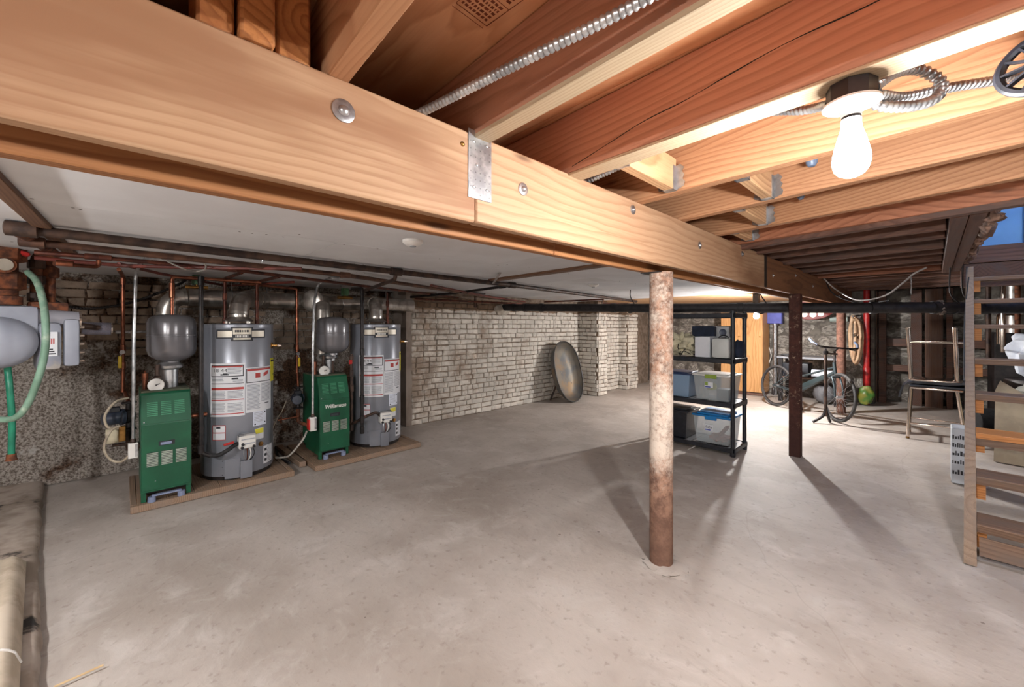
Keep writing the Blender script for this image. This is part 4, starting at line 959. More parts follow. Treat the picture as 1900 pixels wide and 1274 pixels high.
q0 = at(882, 548, X=-4.7); pipe('pipe_drop', [q0, q0 - Vector((0, 0, .16))], .018, IRON, 'short pipe stub hanging in front of the brick wall top', couplings=[(q0 - Vector((0, 0, .14)), Zd)])
q = MB(); q.tube([A(x, y, ZC - .02) for x, y in ((320, 478), (460, 492), (640, 513), (900, 545))], .009, 8); q.build('ceiling_cable', BLKR, label='black cable clipped along the pipes under the drywall', cat='cable')
for u, v, lab in ((488, 470, 'wire pipe hanger above the nearer water heater'), (812, 541, 'white pipe strap near the whitewashed wall')):
    p = A(u, v, ZC); MB().tube([p, p - Vector((0, 0, .05)), p - Vector((.02, .0, .06)), p - Vector((.02, 0, 0))], .003, 6).build('pipe_hanger', STEEL, label=lab, cat='hanger')
p = A(925, 520, ZC - .03); MB().beam(A(915, 526, ZC - .06), A(928, 506, ZC - .004), .02, .006).build('hanging_strap', pm('grey_strap', (150, 142, 138), (130, 122, 118), 9, .6), label='bent grey strap dangling from the ceiling batten', cat='strap')

# risers
def riser(x, y, za, zb, r, mt, label, extra=(), top=None, name='copper_pipe', group='vertical risers by the boilers', couple=()):
    pts = list(extra) + [(x, y, za), (x, y, zb)] + (list(top) if top else [])
    return pipe(name, pts, r, mt, label, couplings=[((x, y, z), Zd) for z in couple], group=group)
p = at(228, 600, X=-4.6)
riser(p.x, p.y, .80, 1.755, .0135, COPPER, 'copper riser at the far left with a yellow valve handle', couple=(1.71, 1.16, 1.02), top=[(p.x + .5, p.y - .02, 1.755)])
v = thing('valve_handle', 'yellow lever handle on the far left copper riser', 'valve', (p.x + .02, p.y, 1.13)); MB().box((p.x + .016, p.y - .028, 1.0), (p.x + .024, p.y - .006, 1.10), ch=.003).build('grip', YHAND, v); MB().cyl((p.x + .006, p.y, 1.13), (p.x + .03, p.y - .004, 1.13), .017).build('ball', STEEL, v); MB().beam((p.x + .022, p.y, 1.13), (p.x + .02, p.y - .018, 1.09), .014, .004).build('stem', STEEL, v)
MB().tube(spl([(p.x - .02, p.y + .06, .85), (p.x, p.y + .07, 1.05), (p.x - .02, p.y + .05, 1.3)], 8), .005, 6).build('thin_cable', BEIGEC, label='thin beige cable beside the far left copper riser', cat='cable')
riser(-4.25, .277, 1.435, 1.74, .0145, COPPER, 'copper pipe rising from the nearer expansion tank', couple=(1.6, 1.66), top=[(-4.25, .9, 1.74)])
riser(WH1.x, WH1.y - .10, H + .012, 1.76, .0135, COPD, 'left copper riser on the nearer water heater', couple=(H + .03, 1.60), top=[(WH1.x + .6, WH1.y - .08, 1.76)])
riser(WH1.x - .02, WH1.y + .15, H + .012, 1.75, .0135, COPD, 'right copper riser on the nearer water heater', couple=(H + .03, 1.55), top=[(WH1.x + .6, WH1.y + .18, 1.75)])
p = at(551, 600, X=-4.5)
riser(p.x, p.y, .85, 1.72, .0135, COPPER, 'copper riser between the heaters with a yellow valve handle', couple=(1.12, 1.4), top=[(p.x + .1, p.y - .5, 1.735)])
v = thing('valve_handle', 'yellow lever handle on the middle copper riser', 'valve', (p.x + .02, p.y, 1.03)); MB().box((p.x + .018, p.y + .004, .93), (p.x + .026, p.y + .026, 1.02), ch=.003).build('grip', YHAND, v); MB().cyl((p.x + .006, p.y, 1.06), (p.x + .03, p.y + .004, 1.06), .017).build('ball', STEEL, v); MB().beam((p.x + .022, p.y, 1.06), (p.x + .022, p.y + .015, 1.02), .014, .004).build('stem', STEEL, v)
riser(WH2.x, WH2.y + .14, H + .012, 1.72, .0135, COPD, 'copper riser on the farther water heater', couple=(H + .05, H + .1, 1.6))
# black gas pipes
g = at(373, 600, X=-4.03); zg = .335
gp = pipe('gas_pipe', [(g.x, g.y, 1.74), (g.x, g.y, zg), (g.x + .01, g.y + .06, zg - .035)], .0165, BLKI, 'black gas pipe in front of the nearer water heater', couplings=[((g.x, g.y, zg + .03), Zd), ((g.x, g.y, 1.70), Zd)], group='black gas drops')
gb = Vector((WH1.x, WH1.y, 0)); gdir = Vector((math.cos(R(math.degrees(math.atan2(-WH1.y, -WH1.x)) + 2)), math.sin(R(math.degrees(math.atan2(-WH1.y, -WH1.x)) + 2)), 0))
e1 = gb + gdir * .315 + Vector((0, 0, .37))
pts = spl([(g.x + .01, g.y + .055, zg - .03), (g.x + .03, g.y + .11, zg - .035), (g.x + .04, g.y + .17, zg - .005), e1 + Vector((.01, -.03, -.01)), e1 + Vector((0, .03, 0))], 8)
MB().tube(pts, .016, 12).build('gas_connector', BLKR, label='black flexible gas connector to the nearer heater valve', cat='hose')
MB().beam(Vector((g.x + .055, g.y + .14, zg + .045)), Vector((g.x + .055, g.y + .21, zg + .055)), .022, .018, ch=.004).build('shutoff_handle', RHAND, label='red gas shutoff handle by the nearer water heater', cat='valve')
g = at(672, 600, X=-4.0); pipe('gas_pipe', [(g.x - .3, g.y + .02, 1.74), (g.x, g.y, 1.72), (g.x, g.y, .27)], .0165, BLKI, 'black gas pipe in front of the farther water heater', couplings=[((g.x, g.y, 1.08), Zd), ((g.x, g.y, .60), Zd, .045), ((g.x, g.y, .40), Zd), ((g.x, g.y, .29), Zd)], group='black gas drops')
pipe('gas_pipe', [i1, i1 - Vector((.02, 0, .06)), (g.x - .02, g.y + .03, 1.70), (g.x, g.y, 1.70)], .016, IRON, 'iron branch from the ceiling pipe down to the farther gas drop')
g2 = at(652, 750, X=-4.16); pipe('gas_pipe', [(g2.x, g2.y, 1.05), (g2.x, g2.y, .27)], .0165, IRON, 'brown pipe with a red handle left of the farther water heater', couplings=[((g2.x, g2.y, 1.0), Zd), ((g2.x, g2.y, .85), Zd), ((g2.x, g2.y, .7), Zd), ((g2.x, g2.y, .30), Zd)])
MB().box((g2.x + .018, g2.y - .035, .95), (g2.x + .03, g2.y - .002, .995), ch=.004).build('shutoff_handle', RHAND, label='red handle on the brown pipe by the farther heater', cat='valve')
pipe('gas_pipe', [(g2.x + .01, g2.y, .33), (g.x - .02, g.y, .40), (g.x + .0, g.y + .02, .40)], .014, IRON, 'short pipe joining the brown pipe and the gas drop')
gb = Vector((WH2.x, WH2.y, 0)); an = math.atan2(-WH2.y, -WH2.x) + R(9); e2 = gb + Vector((math.cos(an), math.sin(an), 0)) * .315 + Vector((0, 0, .385))
MB().tube(spl([(g.x, g.y + .01, .41), (g.x + .01, g.y + .06, .43), (g.x - .0, g.y + .14, .445), e2 + Vector((0, -.03, .03)), e2], 8), .0135, 12).build('gas_connector', IRON, label='grey flexible gas connector to the farther heater valve', cat='hose')
# electrical conduits and switch boxes
def conduit(pts, label, boxc, boxsize, red=False):
    t = thing('conduit', label, 'conduit', boxc, group='boiler switch conduits')
    MB().tube(fillet(pts, .06, 6), .0115, 12).build('tube', GALV, t)
    c = Vector(boxc); b = MB().box(c - Vector(boxsize) / 2, c + Vector(boxsize) / 2, ch=.004).build('switch_box', WHITE, t)
    MB().box((c.x + boxsize[0] / 2 - .001, c.y + .01, c.z - boxsize[2] * .4), (c.x + boxsize[0] / 2 + .003, c.y + boxsize[1] / 2 - .002, c.z + boxsize[2] * .42), ch=.001).build('cover_plate', GALV, b)
    if red: MB().box((c.x - .03, c.y - boxsize[1] / 2 - .012, c.z - .05), (c.x + .03, c.y - boxsize[1] / 2, c.z + .05), ch=.003).build('red_cover', RHAND, b)
    MB().lathe([(.016, 0), (.019, .008), (.016, .016), (.014, .03)], c + Vector((0, 0, boxsize[2] / 2)), 14).build('connector', IRON, b)
    return t
c0 = at(247, 815, X=-4.02); cT = at(252, 505, X=-4.06)
conduit([(c0.x, c0.y, c0.z - .03), (c0.x, c0.y + .002, 1.2), (cT.x, cT.y, cT.z), A(262, 484, ZC - .05), A(300, 474, ZC - .025)], 'silver conduit to the switch box on the nearer boiler', at(247, 835, X=-4.02), (.045, .055, .11))
c0 = at(580, 770, X=-4.06); cT = at(583, 560, X=-4.1)
conduit([(c0.x, c0.y, c0.z - .03), (c0.x, c0.y + .002, 1.2), (cT.x, cT.y, cT.z), A(590, 527, ZC - .06), A(612, 515, ZC - .03)], 'silver conduit to the switch box on the farther boiler', at(580, 786, X=-4.06), (.05, .06, .13), True)
for u, v, lab in ((322, 478, 'galvanised conduit body under the drywall above the nearer boiler'), (625, 515, 'white conduit fitting under the drywall above the farther boiler')):
    p = A(u, v, ZC - .03); MB().beam(p - Vector((0, .05, 0)), p + Vector((0, .05, 0)), .035, .035, ch=.006).build('junction_fitting', GALV, label=lab, cat='fitting')
MB().tube(spl([A(300, 479, ZC - .03), A(335, 496, ZC - .09), A(365, 503, ZC - .1), A(382, 497, ZC - .08), A(374, 484, ZC - .04), A(350, 479, ZC - .03)], 8), .0055, 8).build('wire_loop', pm('grey_wire', (142, 136, 130), (126, 120, 114), 8, .6), label='grey wire loop hanging above the nearer boiler', cat='wire')

# green valves on the duct line and copper elbows
for u, v, lab in ((365, 520, 'green zone valve near the black gas pipe top'), (640, 542, 'green zone valve behind the farther expansion tank')):
    p = at(u, v, X=-4.5); t = thing('zone_valve', lab, 'valve', p, group='green zone valves')
    MB().box(p - Vector((.03, .035, .04)), p + Vector((.03, .035, .045)), ch=.012).build('actuator', pm('valve_green', (66, 104, 70), (54, 88, 58), 9, .5), t)
    MB().cyl(p - Vector((0, .08, .06)), p + Vector((0, .08, -.06)), .016).build('valve_body', BRASS, t); MB().cyl(p - Vector((0, 0, .06)), p - Vector((0, 0, .03)), .012).build('valve_neck', BRASS, t)

# circulator pumps
def pump(c, ax, label, s=1.0):
    """ax: unit direction of the motor"""
    c = Vector(c); ax = Vector(ax).normalized(); t = thing('circulator_pump', label, 'pump', c, group='circulator pumps')
    M = ax.to_track_quat('Z', 'Y').to_matrix().to_4x4()
    MB().lathe([(.045 * s, 0), (.062 * s, .01), (.062 * s, .03), (.052 * s, .04), (.05 * s, .11), (.042 * s, .13), (.0001, .132)], c, 28, M=M).build('motor', pm('pump_blue', (52, 58, 72), (40, 46, 58), 9, .4), t)
    MB().lathe([(.0001, -.055 * s), (.05 * s, -.05 * s), (.056 * s, -.03 * s), (.056 * s, 0), (.05 * s, .004)], c, 28, M=M).build('volute', BLKI, t)
    cz = c - ax * .025
    MB().cyl(cz - Vector((0, 0, .115)), cz + Vector((0, 0, .115)), .022).build('port', BLKI, t)
    for s_ in (-1, 1): MB().box(cz + Vector((-.03, -.045, s_ * .105 - .007)), cz + Vector((.03, .045, s_ * .105 + .007)), ch=.004).build('flange', BLKI, t)
    MB().box(c + ax * .06 + Vector((-.03, -.03, .045)), c + ax * .06 + Vector((.03, .03, .085)), ch=.005).build('terminal_box', BLKP, t)
p1 = at(232, 772, X=-4.42); pump(p1, (.35, -1, 0), 'dark circulator pump left of the nearer boiler')
p2 = at(553, 738, X=-4.46); pump(p2, (1, -.35, 0), 'black circulator pump left of the farther boiler')
pipe('copper_pipe', [(-4.6, p1.y - .0, .80), (p1.x - .01, p1.y + .02, .74)], .0135, COPPER, 'copper elbow into the nearer circulator pump')
pipe('iron_pipe', [(p1.x, p1.y + .02, p1.z - .11), (p1.x, p1.y + .02, .36), (p1.x, BY1, .36)], .018, IRON, 'iron return pipe below the nearer circulator pump')
pipe('copper_pipe', [(p2.x - .025, p2.y + .009, p2.z + .112), (p2.x - .03, p2.y, .87)], .0135, COPPER, 'copper stub above the farther circulator pump')
pipe('iron_pipe', [(p2.x - .025, p2.y + .009, p2.z - .11), (p2.x - .025, p2.y + .009, .36), (p2.x + .1, BY2, .33)], .018, RUST, 'iron return pipe below the farther circulator pump')
pipe('drain_cock', [(p2.x + .02, p2.y - .19, .42), (p2.x + .02, p2.y + .0, .43)], .009, COPPER, 'small copper drain cock left of the farther boiler', couplings=[((p2.x + .02, p2.y - .16, .42), Zd, .03, 1.2)])
pipe('copper_pipe', [(BX1 - .1, BY1 + .29, .63), (BX1 - .1, BY1 + .40, .63)], .013, COPPER, 'copper nipples between the nearer boiler and the gas pipe', couplings=[((BX1 - .1, BY1 + .33, .63), Yd), ((BX1 - .1, BY1 + .37, .63), Yd)])
pipe('copper_pipe', [(-4.95, -.05, 1.29), (-4.95, .3, 1.29), (-5.19, .3, 1.29)], .012, STEEL, 'bright capped pipe end near the wall behind the nearer tank', couplings=[((-4.95, -.03, 1.29), Yd), ((-4.95, .05, 1.29), Yd)])
# loose beige cables
MB().tube(spl([at(238, 738, X=-4.3), at(215, 745, X=-4.25), at(195, 770, X=-4.2), at(200, 792, X=-4.2), at(220, 795, X=-4.2)], 8), .0085, 8).build('beige_cable', BEIGEC, label='beige cable looping around the nearer circulator pump', cat='cable')
MB().tube(spl([at(222, 790, X=-4.15), at(205, 800, X=-4.12), at(193, 830, X=-4.1), at(205, 852, X=-4.08), at(225, 856, X=-4.05), at(243, 842, X=-4.02)], 8), .0085, 8).build('beige_cable', BEIGEC, label='beige cable looping from the nearer switch box', cat='cable')
p = at(208, 808, X=-4.3); t = thing('relay_box', 'small beige control box under the nearer circulator pump', 'control box', p); MB().box(p - Vector((.03, .035, .055)), p + Vector((.03, .035, .055)), ch=.006).build('cover', pm('ivory', (196, 186, 160), (180, 170, 146), 8, .5), t); MB().box(p + Vector((-.02, .036, -.05)), p + Vector((.03, .075, .065)), ch=.003).build('backplate', BRASS, t)
pipe('copper_pipe', [p + Vector((.02, .0, -.07)), p + Vector((.02, .14, -.075)), (BX1 - .18, BY1, p.z - .08)], .012, IRON, 'thin pipe below the small control box')
MB().tube(spl([at(569, 800, X=-4.08), at(562, 815, X=-4.02), at(540, 842, X=-4.1), at(528, 848, X=-4.2), at(512, 849, X=-4.3)], 8), .0085, 8).build('beige_cable', pm('grey_flex', (168, 164, 156), (150, 146, 138), 12, .5), label='pale flexible cable from the farther switch box to the floor', cat='cable')
MB().tube(spl([at(531, 744, X=-4.5), at(522, 765, X=-4.5), at(515, 775, X=-4.45), at(505, 800, X=-4.4), at(502, 842, X=-4.45)], 8), .005, 8).build('thin_cable', BEIGEC, label='thin cable hanging from the farther circulator pump', cat='cable')
bx([at(62, 530, X=-5.19), at(82, 543, X=-5.05), at(110, 562, X=-5.0), at(150, 572, X=-5.05), at(200, 569, X=-5.05), at(260, 556, X=-5.05), at(330, 528, X=-5.05), at(350, 515, X=-5.19)], .010, .016).build('armoured_cable', BLKI, label='black armoured cable sagging across the dim brick wall', cat='cable')
MB().tube(spl([(-4.3, 1.15, .02), (-4.6, 1.13, .012), (-5.0, 1.2, .012)], 5), .012, 8).build('floor_cable', BLKR, label='black cable on the floor between the two skids', cat='cable')
MB().beam((-4.9, 1.21, .028), (-4.15, 1.225, .028), .06, .05, ch=.003).build('loose_board', WSK, label='loose board on the floor between the two skids', cat='board')

# ------------------------------------------------------------------ gas meter corner
dm = 2.45
mc = at(40, 625, d=dm); fdir = Vector((-mc.x, -mc.y, 0)).normalized(); sdir = Vector((-fdir.y, fdir.x, 0))
t = thing('gas_meter', 'grey gas meter with bulging front at the left edge', 'meter', mc)
Mm = Matrix(((sdir.x, fdir.x, 0, mc.x), (sdir.y, fdir.y, 0, mc.y), (0, 0, 1, mc.z), (0, 0, 0, 1)))
METG = pm('meter_grey', (146, 150, 162), (130, 134, 146), 3, .45, 0, .03, c3=(168, 160, 148), s3=3, lo3=.6, hi3=.75)
q = MB(); q.lathe([(.0001, .13), (.06, .125), (.11, .10), (.135, .06), (.14, 0), (.14, -.10)], (0, 0, 0), 40, M=Matrix.Rotation(R(-90), 4, 'X')); q.v = [Vector((v_.x * 1.15 - .09, v_.y, v_.z * 1.1 - .03)) for v_ in q.v]; q.xf(Mm); q.build('front_bulge', METG, t)
q = MB(); q.box((-.24, -.12, -.02), (.07, .03, .19), ch=.03, M=Mm); q.build('meter_case', METG, t)
q = MB(); q.box((.06, -.12, -.21), (.16, .06, .09), ch=.035, M=Mm @ Matrix.Rotation(R(-8), 4, 'Z')); q.build('side_housing', METG, t)
q = MB(); q.box((.17, -.10, -.19), (.24, .04, .11), ch=.02, M=Mm); q.build('index_housing', METG, t)
q = MB(); q.box((.085, .066, -.12), (.135, .069, .03), M=Mm @ Matrix.Rotation(R(-8), 4, 'Z')); lb = q.build('serial_label', PAPER, t)
q = MB(); Ml = Mm @ Matrix.Rotation(R(-8), 4, 'Z')
for k in range(3): q.box((.092, .0685, -.11 + k * .014), (.128 - .006 * k, .0698, -.102 + k * .014), M=Ml)
q.build('black_print', INKK, lb); q = MB()
for k in range(3): q.box((.098 + k * .009, .0685, -.045), (.104 + k * .009, .0698, -.01), M=Ml)
q.build('red_print', INKR, lb)
for k in range(5): MB().lathe([(.012, 0), (.009, .02), (.0001, .022)], Mm @ Vector((.243, -.02 + .01 * (k % 2), -.16 + k * .055)), 10, M=Matrix.Rotation(math.atan2(sdir.y, sdir.x), 4, 'Z') @ Matrix.Rotation(R(90), 4, 'Y')).build('index_bolt', CHROME, t)
q = MB(); q.cyl(Mm @ Vector((.05, -.05, .12)), Mm @ Vector((.245, -.05, .105)), .055, n=24); q.build('clear_dial_cover', clear('dial_cover', (190, 190, 200), .45, .08), t)
q = MB(); q.cyl(Mm @ Vector((.24, -.05, .105)), Mm @ Vector((.25, -.05, .105)), .057, n=24); q.build('dial_ring', CHROME, t)
q = MB(); q.cyl(Mm @ Vector((.27, -.3, .05)), Mm @ Vector((.42, -.3, .045)), .045, n=24); q.build('second_dial_cover', clear('dial_cover2', (170, 170, 190), .35, .08), t); MB().cyl(Mm @ Vector((.415, -.3, .045)), Mm @ Vector((.422, -.3, .045)), .047, n=24).build('second_dial_ring', CHROME, t)
MB().cyl(Mm @ Vector((.1, -.08, .1)), Mm @ Vector((.36, -.28, .05)), .02).build('index_arm', IRON, t)
# rusty supply pipes above it
def MP(x, y, z): return Mm @ Vector((x, y, z))
t2 = thing('rusty_gas_pipe', 'thick rusty gas pipe with valve above the grey meter', 'pipe', MP(-.1, -.05, .2))
MB().cyl(MP(-.08, -.05, .19), MP(-.08, -.05, ZC - mc.z), .07, n=24).build('pipe', RUST, t2)
for z_, L, k in ((.22, .03, 1.25), (.34, .06, 1.45), (.50, .05, 1.5)): MB().lathe([(.07, -L), (.07 * k, -L * .8), (.07 * k, L * .8), (.07, L)], MP(-.08, -.05, z_), 8 if k > 1.4 else 24).build('fitting', RUST, t2)
MB().cyl(MP(-.1, -.05, .42), MP(-.06, .12, .42), .05, .045, n=20).build('valve_plug', RUST, t2); MB().cyl(MP(-.07, .11, .42), MP(-.06, .135, .42), .034, n=20).build('plug_cap', CREAM, t2)
MB().beam(MP(-.16, .02, .56), MP(.03, -.02, .50), .05, .03, ch=.008).build('red_handle', RHAND, t2)
t3 = thing('rusty_gas_pipe', 'thin rusty pipe cluster right of the thick gas pipe', 'pipe', MP(.08, -.1, .2))
MB().tube(fillet([MP(.06, -.14, .16), MP(.06, -.14, .52), MP(.15, -.14, .54), i0 - Vector((0, .02, 0))], .05), .028, 16).build('pipe', RUST, t3)
for z_ in (.25, .36, .46): MB().lathe([(.028, -.03), (.04, -.024), (.04, .024), (.028, .03)], MP(.06, -.14, z_), 8).build('fitting', IRON, t3)
MB().tube([MP(.12, -.2, .08), MP(.12, -.2, .50)], .024, 14).build('pipe', RUST, t3); MB().box((.02, -.2, .15), (.2, -.08, .22), ch=.02, M=Mm).build('regulator', RUST, t3); MB().lathe([(.024, -.04), (.042, -.03), (.042, .03), (.024, .04)], MP(.12, -.2, .42), 8).build('fitting', RUST, t3)
# hoses
def ribbed(pts, r, mt, label, name='green_hose', pitch=.012):
    q = resample(spl(pts, 10), pitch / 2); m = MB(); m.tube(q, [r * (1.0 if i % 2 else .93) for i in range(len(q))], 14); return m.build(name, mt, label=label, cat='hose')
ribbed([at(52, 505, d=2.32), at(68, 522, d=2.28), at(80, 560, d=2.25), at(85, 610, d=2.2), at(82, 660, d=2.2), at(68, 710, d=2.2), at(48, 755, d=2.2), at(25, 776, d=2.2), at(-10, 778, d=2.2)], .0165, PALEG, 'pale green corrugated hose curving down past the gas meter')
TH = ribbed([at(13, 640, d=2.5), at(14, 680, d=2.6), at(18, 720, d=2.6), at(22, 780, d=2.62), at(21, 846, d=2.64)], .017, TEAL, 'straight teal hose hanging below the gas meter', pitch=.02)
p = at(21, 850, d=2.64); MB().lathe([(.03, -.012), (.024, .0), (.022, .03)], p, 14).build('hose_end', RUST, TH)

# concrete ledge and wrapped roll on the left
q = MB(); rng = random.Random(8)
edge = [(-5.17, -.50), (-4.6, -.46), (-4.0, -.41), (-3.45, -.365), (-2.9, -.30), (-2.2, -.235), (-1.2, -.16)]
tops = []; 
for k in range(61):
    f = k / 60 * 6; i = min(5, int(f)); s = f - i; x = edge[i][0] * (1 - s) + edge[i + 1][0] * s; y = edge[i][1] * (1 - s) + edge[i + 1][1] * s
    tops.append((x, y + .012 * noise.noise(Vector((x * 7, 0, 0)))))
vs = []
for (x, y) in tops:
    for j, (dy, z) in enumerate(((.02, -.01), (.014, .03), (-.005, .05), (-.05, .056), (-.2, .058), (-.5, .056), (-1.2, .056), (-2.2, .056))):
        vs.append((x, y + dy, z + (.008 * noise.noise(Vector((x * 6, (y + dy) * 6, 2))) if z > .045 else 0)))
q.add(vs, [(i * 8 + j, i * 8 + j + 1, (i + 1) * 8 + j + 1, (i + 1) * 8 + j) for i in range(60) for j in range(7)])
q.build('concrete_ledge', pm('sooty_concrete', (176, 163, 152), (146, 132, 120), 6, .9, 0, .6, c3=(44, 40, 38), s3=3.0, lo3=.59, hi3=.66, bdist=.01, rnd=False), label='low concrete ledge with black soot stains below the gas meter', cat='ledge', ang=60)
# wrapped ribbed carpet roll
t = thing('carpet_roll', 'beige ribbed carpet bundle strapped at the lower left', 'carpet', (-2.3, -.6, .085))
a = Vector((-3.42, -.385, .062)); b = Vector((-1.3, -.175, .062)); ax_ = (b - a).normalized(); sd = Vector((ax_.y, -ax_.x, 0)); q = MB(); vs = []
if sd.y > 0: sd = -sd
NS = 40; prof = []
for k in range(NS + 1):
    f = k / NS; w_ = .62 * f; zz = .075 * min(1, math.sqrt(max(0, 1 - (1 - min(w_ / .06, 1)) ** 2))); zz += .0035 * math.sin(w_ * 2 * math.pi / .021) * min(1, w_ / .04); prof.append((w_, zz))
for k in range(90):
    p = a + (b - a) * (k / 89); e = min(1, k / 3) ** .5
    for (w_, zz) in prof: vs.append(p + sd * w_ + Vector((0, 0, zz * (e if k < 3 else 1) + .004 * noise.noise(Vector((p.x * 4, w_ * 6, 1))))))
q.add(vs, [(i * (NS + 1) + j, i * (NS + 1) + j + 1, (i + 1) * (NS + 1) + j + 1, (i + 1) * (NS + 1) + j) for i in range(89) for j in range(NS)])
q.build('bundle', pm('carpet_backing', (198, 184, 166), (182, 168, 148), 9, .9, 0, .3, stretch=(1, 1, 1), c3=(170, 154, 134), s3=5), t, ang=60)
p = a + ax_ * (1.02); q = MB(); q.tube([p + sd * w_ + Vector((0, 0, zz + .004)) for w_, zz in prof], .0045, 6); q.build('strap', WHITE, t)
p0 = at(100, 1274, Z=.012); p1 = at(192, 1233, Z=.012); MB().tube([p0, p1], .004, 6).build('wood_dowel', pm('straw', (206, 180, 140), (190, 164, 124), 8, .6), label='thin pale stick lying on the floor at the lower left', cat='stick')
# ------------------------------------------------------------------ ceiling discs
for u, v, r, lab in ((766, 446, .055, 'white round smoke detector on the drywall ceiling'), (1101, 527, .06, 'small round grey disc on the far drywall ceiling')):
    p = at(u, v, Z=ZC); t = thing('smoke_detector', lab, 'detector', p, group='discs on the drywall')
    MB().lathe([(.0001, -.032), (r * .55, -.030), (r * .8, -.022), (r, -.012), (r, 0)], p, 32).build('cover', WHITE, t); MB().lathe([(r * .3, -.035), (r * .32, -.031), (r * .3, -.029)], p, 20).build('grille', INKG, t)
# ------------------------------------------------------------------ leaning tub
t = thing('metal_tub', 'oval old metal tub leaning against the whitewashed brick wall', 'tub', (-4.45, 5.75, 0))
av = Vector((-.26, 0, 1)).normalized(); bv = Vector((0, 1, 0)); nv = Vector((1, 0, .26)).normalized(); cc = Vector((-4.50, 5.72, .535))
def sup(th, e=.86): c, s = math.cos(th), math.sin(th); return (math.copysign(abs(c) ** e, c), math.copysign(abs(s) ** e, s))
q = MB(); vs = []; N_ = 56
levels = [(1.0, 0), (.985, -.02), (.93, -.08), (.85, -.13), (.7, -.16), (.45, -.17), (.2, -.172), (.02, -.172)]
for (sc, dz) in levels:
    for k in range(N_):
        ca, sa = sup(2 * math.pi * k / N_); vs.append(cc + av * (ca * .535 * sc) + bv * (sa * .36 * sc) + nv * dz)
nl = len(levels)
for (sc, dz) in levels:
    for k in range(N_):
        ca, sa = sup(2 * math.pi * k / N_); vs.append(cc + av * (ca * .535 * sc) + bv * (sa * .36 * sc) + nv * (dz - .006))
fs = []
for s in range(2):
    for i in range(nl - 1):
        for k in range(N_): fs.append((s * nl * N_ + i * N_ + k, s * nl * N_ + i * N_ + (k + 1) % N_, s * nl * N_ + (i + 1) * N_ + (k + 1) % N_, s * nl * N_ + (i + 1) * N_ + k))
q.add(vs, fs); q.build('basin', TUBM, t)
q = MB(); q.tube([cc + av * (sup(2 * math.pi * k / N_)[0] * .537) + bv * (sup(2 * math.pi * k / N_)[1] * .362) for k in range(N_)], .011, 10, closed=True); q.build('rim', pm('tub_rim', (92, 92, 92), (70, 68, 66), 8, .5, .5), t)
q = MB(); q.beam((-4.62, 5.52, .30), (-4.70, 5.45, .02), .05, .03, ch=.004); q.build('leg', IRON, t)
q = MB(); q.beam((-4.62, 5.92, .30), (-4.70, 5.98, .02), .05, .03, ch=.004); q.build('leg', IRON, t)

# ------------------------------------------------------------------ black drain pipe
pp = [Vector(p) for p in ((-4.80, 4.42, H + .285), (-3.6, 4.6, H + .25), (-2.48, 4.8, H + .215), (-1.0, 5.25, H + .185), (-.12, 5.7, H + .175), (.5, 6.3, H + .17), (1.8, 7.4, H + .16))]
t = thing('drain_pipe', 'thick black drain pipe hung across the room under the beam', 'pipe', pp[0])
MB().tube(spl(pp, 8), .055, 24).build('run', CAST, t)
sp_ = spl(pp, 40)
for f in (.03, .06, .10, .27, .44, .60, .70, .80):
    i = int(f * (len(sp_) - 1)); a = sp_[i]; d = (sp_[i + 1] - sp_[i]).normalized()
    MB().tube([a - d * .03, a - d * .028, a + d * .028, a + d * .03], [.055, .062, .062, .055], 24).build('coupling', CAST, t)
for f, top in ((.30, ZC), (.46, ZC), (.735, ZJ), (.765, ZJ)):
    a = sp_[int(f * (len(sp_) - 1))]; q = MB(); q.tube(spl([Vector((a.x, a.y, top)), a + Vector((.0, .0, .15)), a + Vector((.06, .0, .04)), a + Vector((.058, 0, -.03)), a + Vector((0, 0, -.062)), a + Vector((-.058, 0, -.03)), a + Vector((-.06, 0, .03))], 6), .006, 8); q.build('hanger', BLKI, t)
a = sp_[int(.715 * (len(sp_) - 1))]; q = MB(); rng = random.Random(3)
for k in range(14): th = rng.uniform(0, 6.28); q.blob(a + Vector((rng.uniform(-.02, .02), .058 * math.cos(th), .058 * math.sin(th))), (.02, .018, .015), k, .5, 2, 5)
q.build('plaster_crust', pm('crust', (150, 140, 132), (84, 72, 66), 20, .9), t, kind='stuff')
# sagging white cable
MB().tube(spl([at(1524, 512, X=-.985), at(1550, 536, d=5.1), at(1590, 556, d=4.8), at(1640, 549, d=4.5), at(1675, 525, d=4.3), at(1695, 508, d=4.2), at(1719, 496, d=4.08)], 10), .0085, 8).build('sagging_cable', pm('pale_cable', (168, 162, 160), (150, 144, 142), 8, .5), label='pale grey cable sagging under the old joists', cat='cable')
MB().tube(spl([at(1530, 517, X=-.985), at(1548, 546, d=5.15), at(1600, 563, d=4.9), at(1650, 557, d=4.6)], 10), .007, 8).build('sagging_cable', BLKR, label='dark cable sagging just below the pale one', cat='cable')
MB().tube([at(1691, 514, d=4.25), at(1691, 546, d=4.25)], .005, 6).build('hook_rod', STEEL, label='thin steel rod hanging from the old joists', cat='rod')

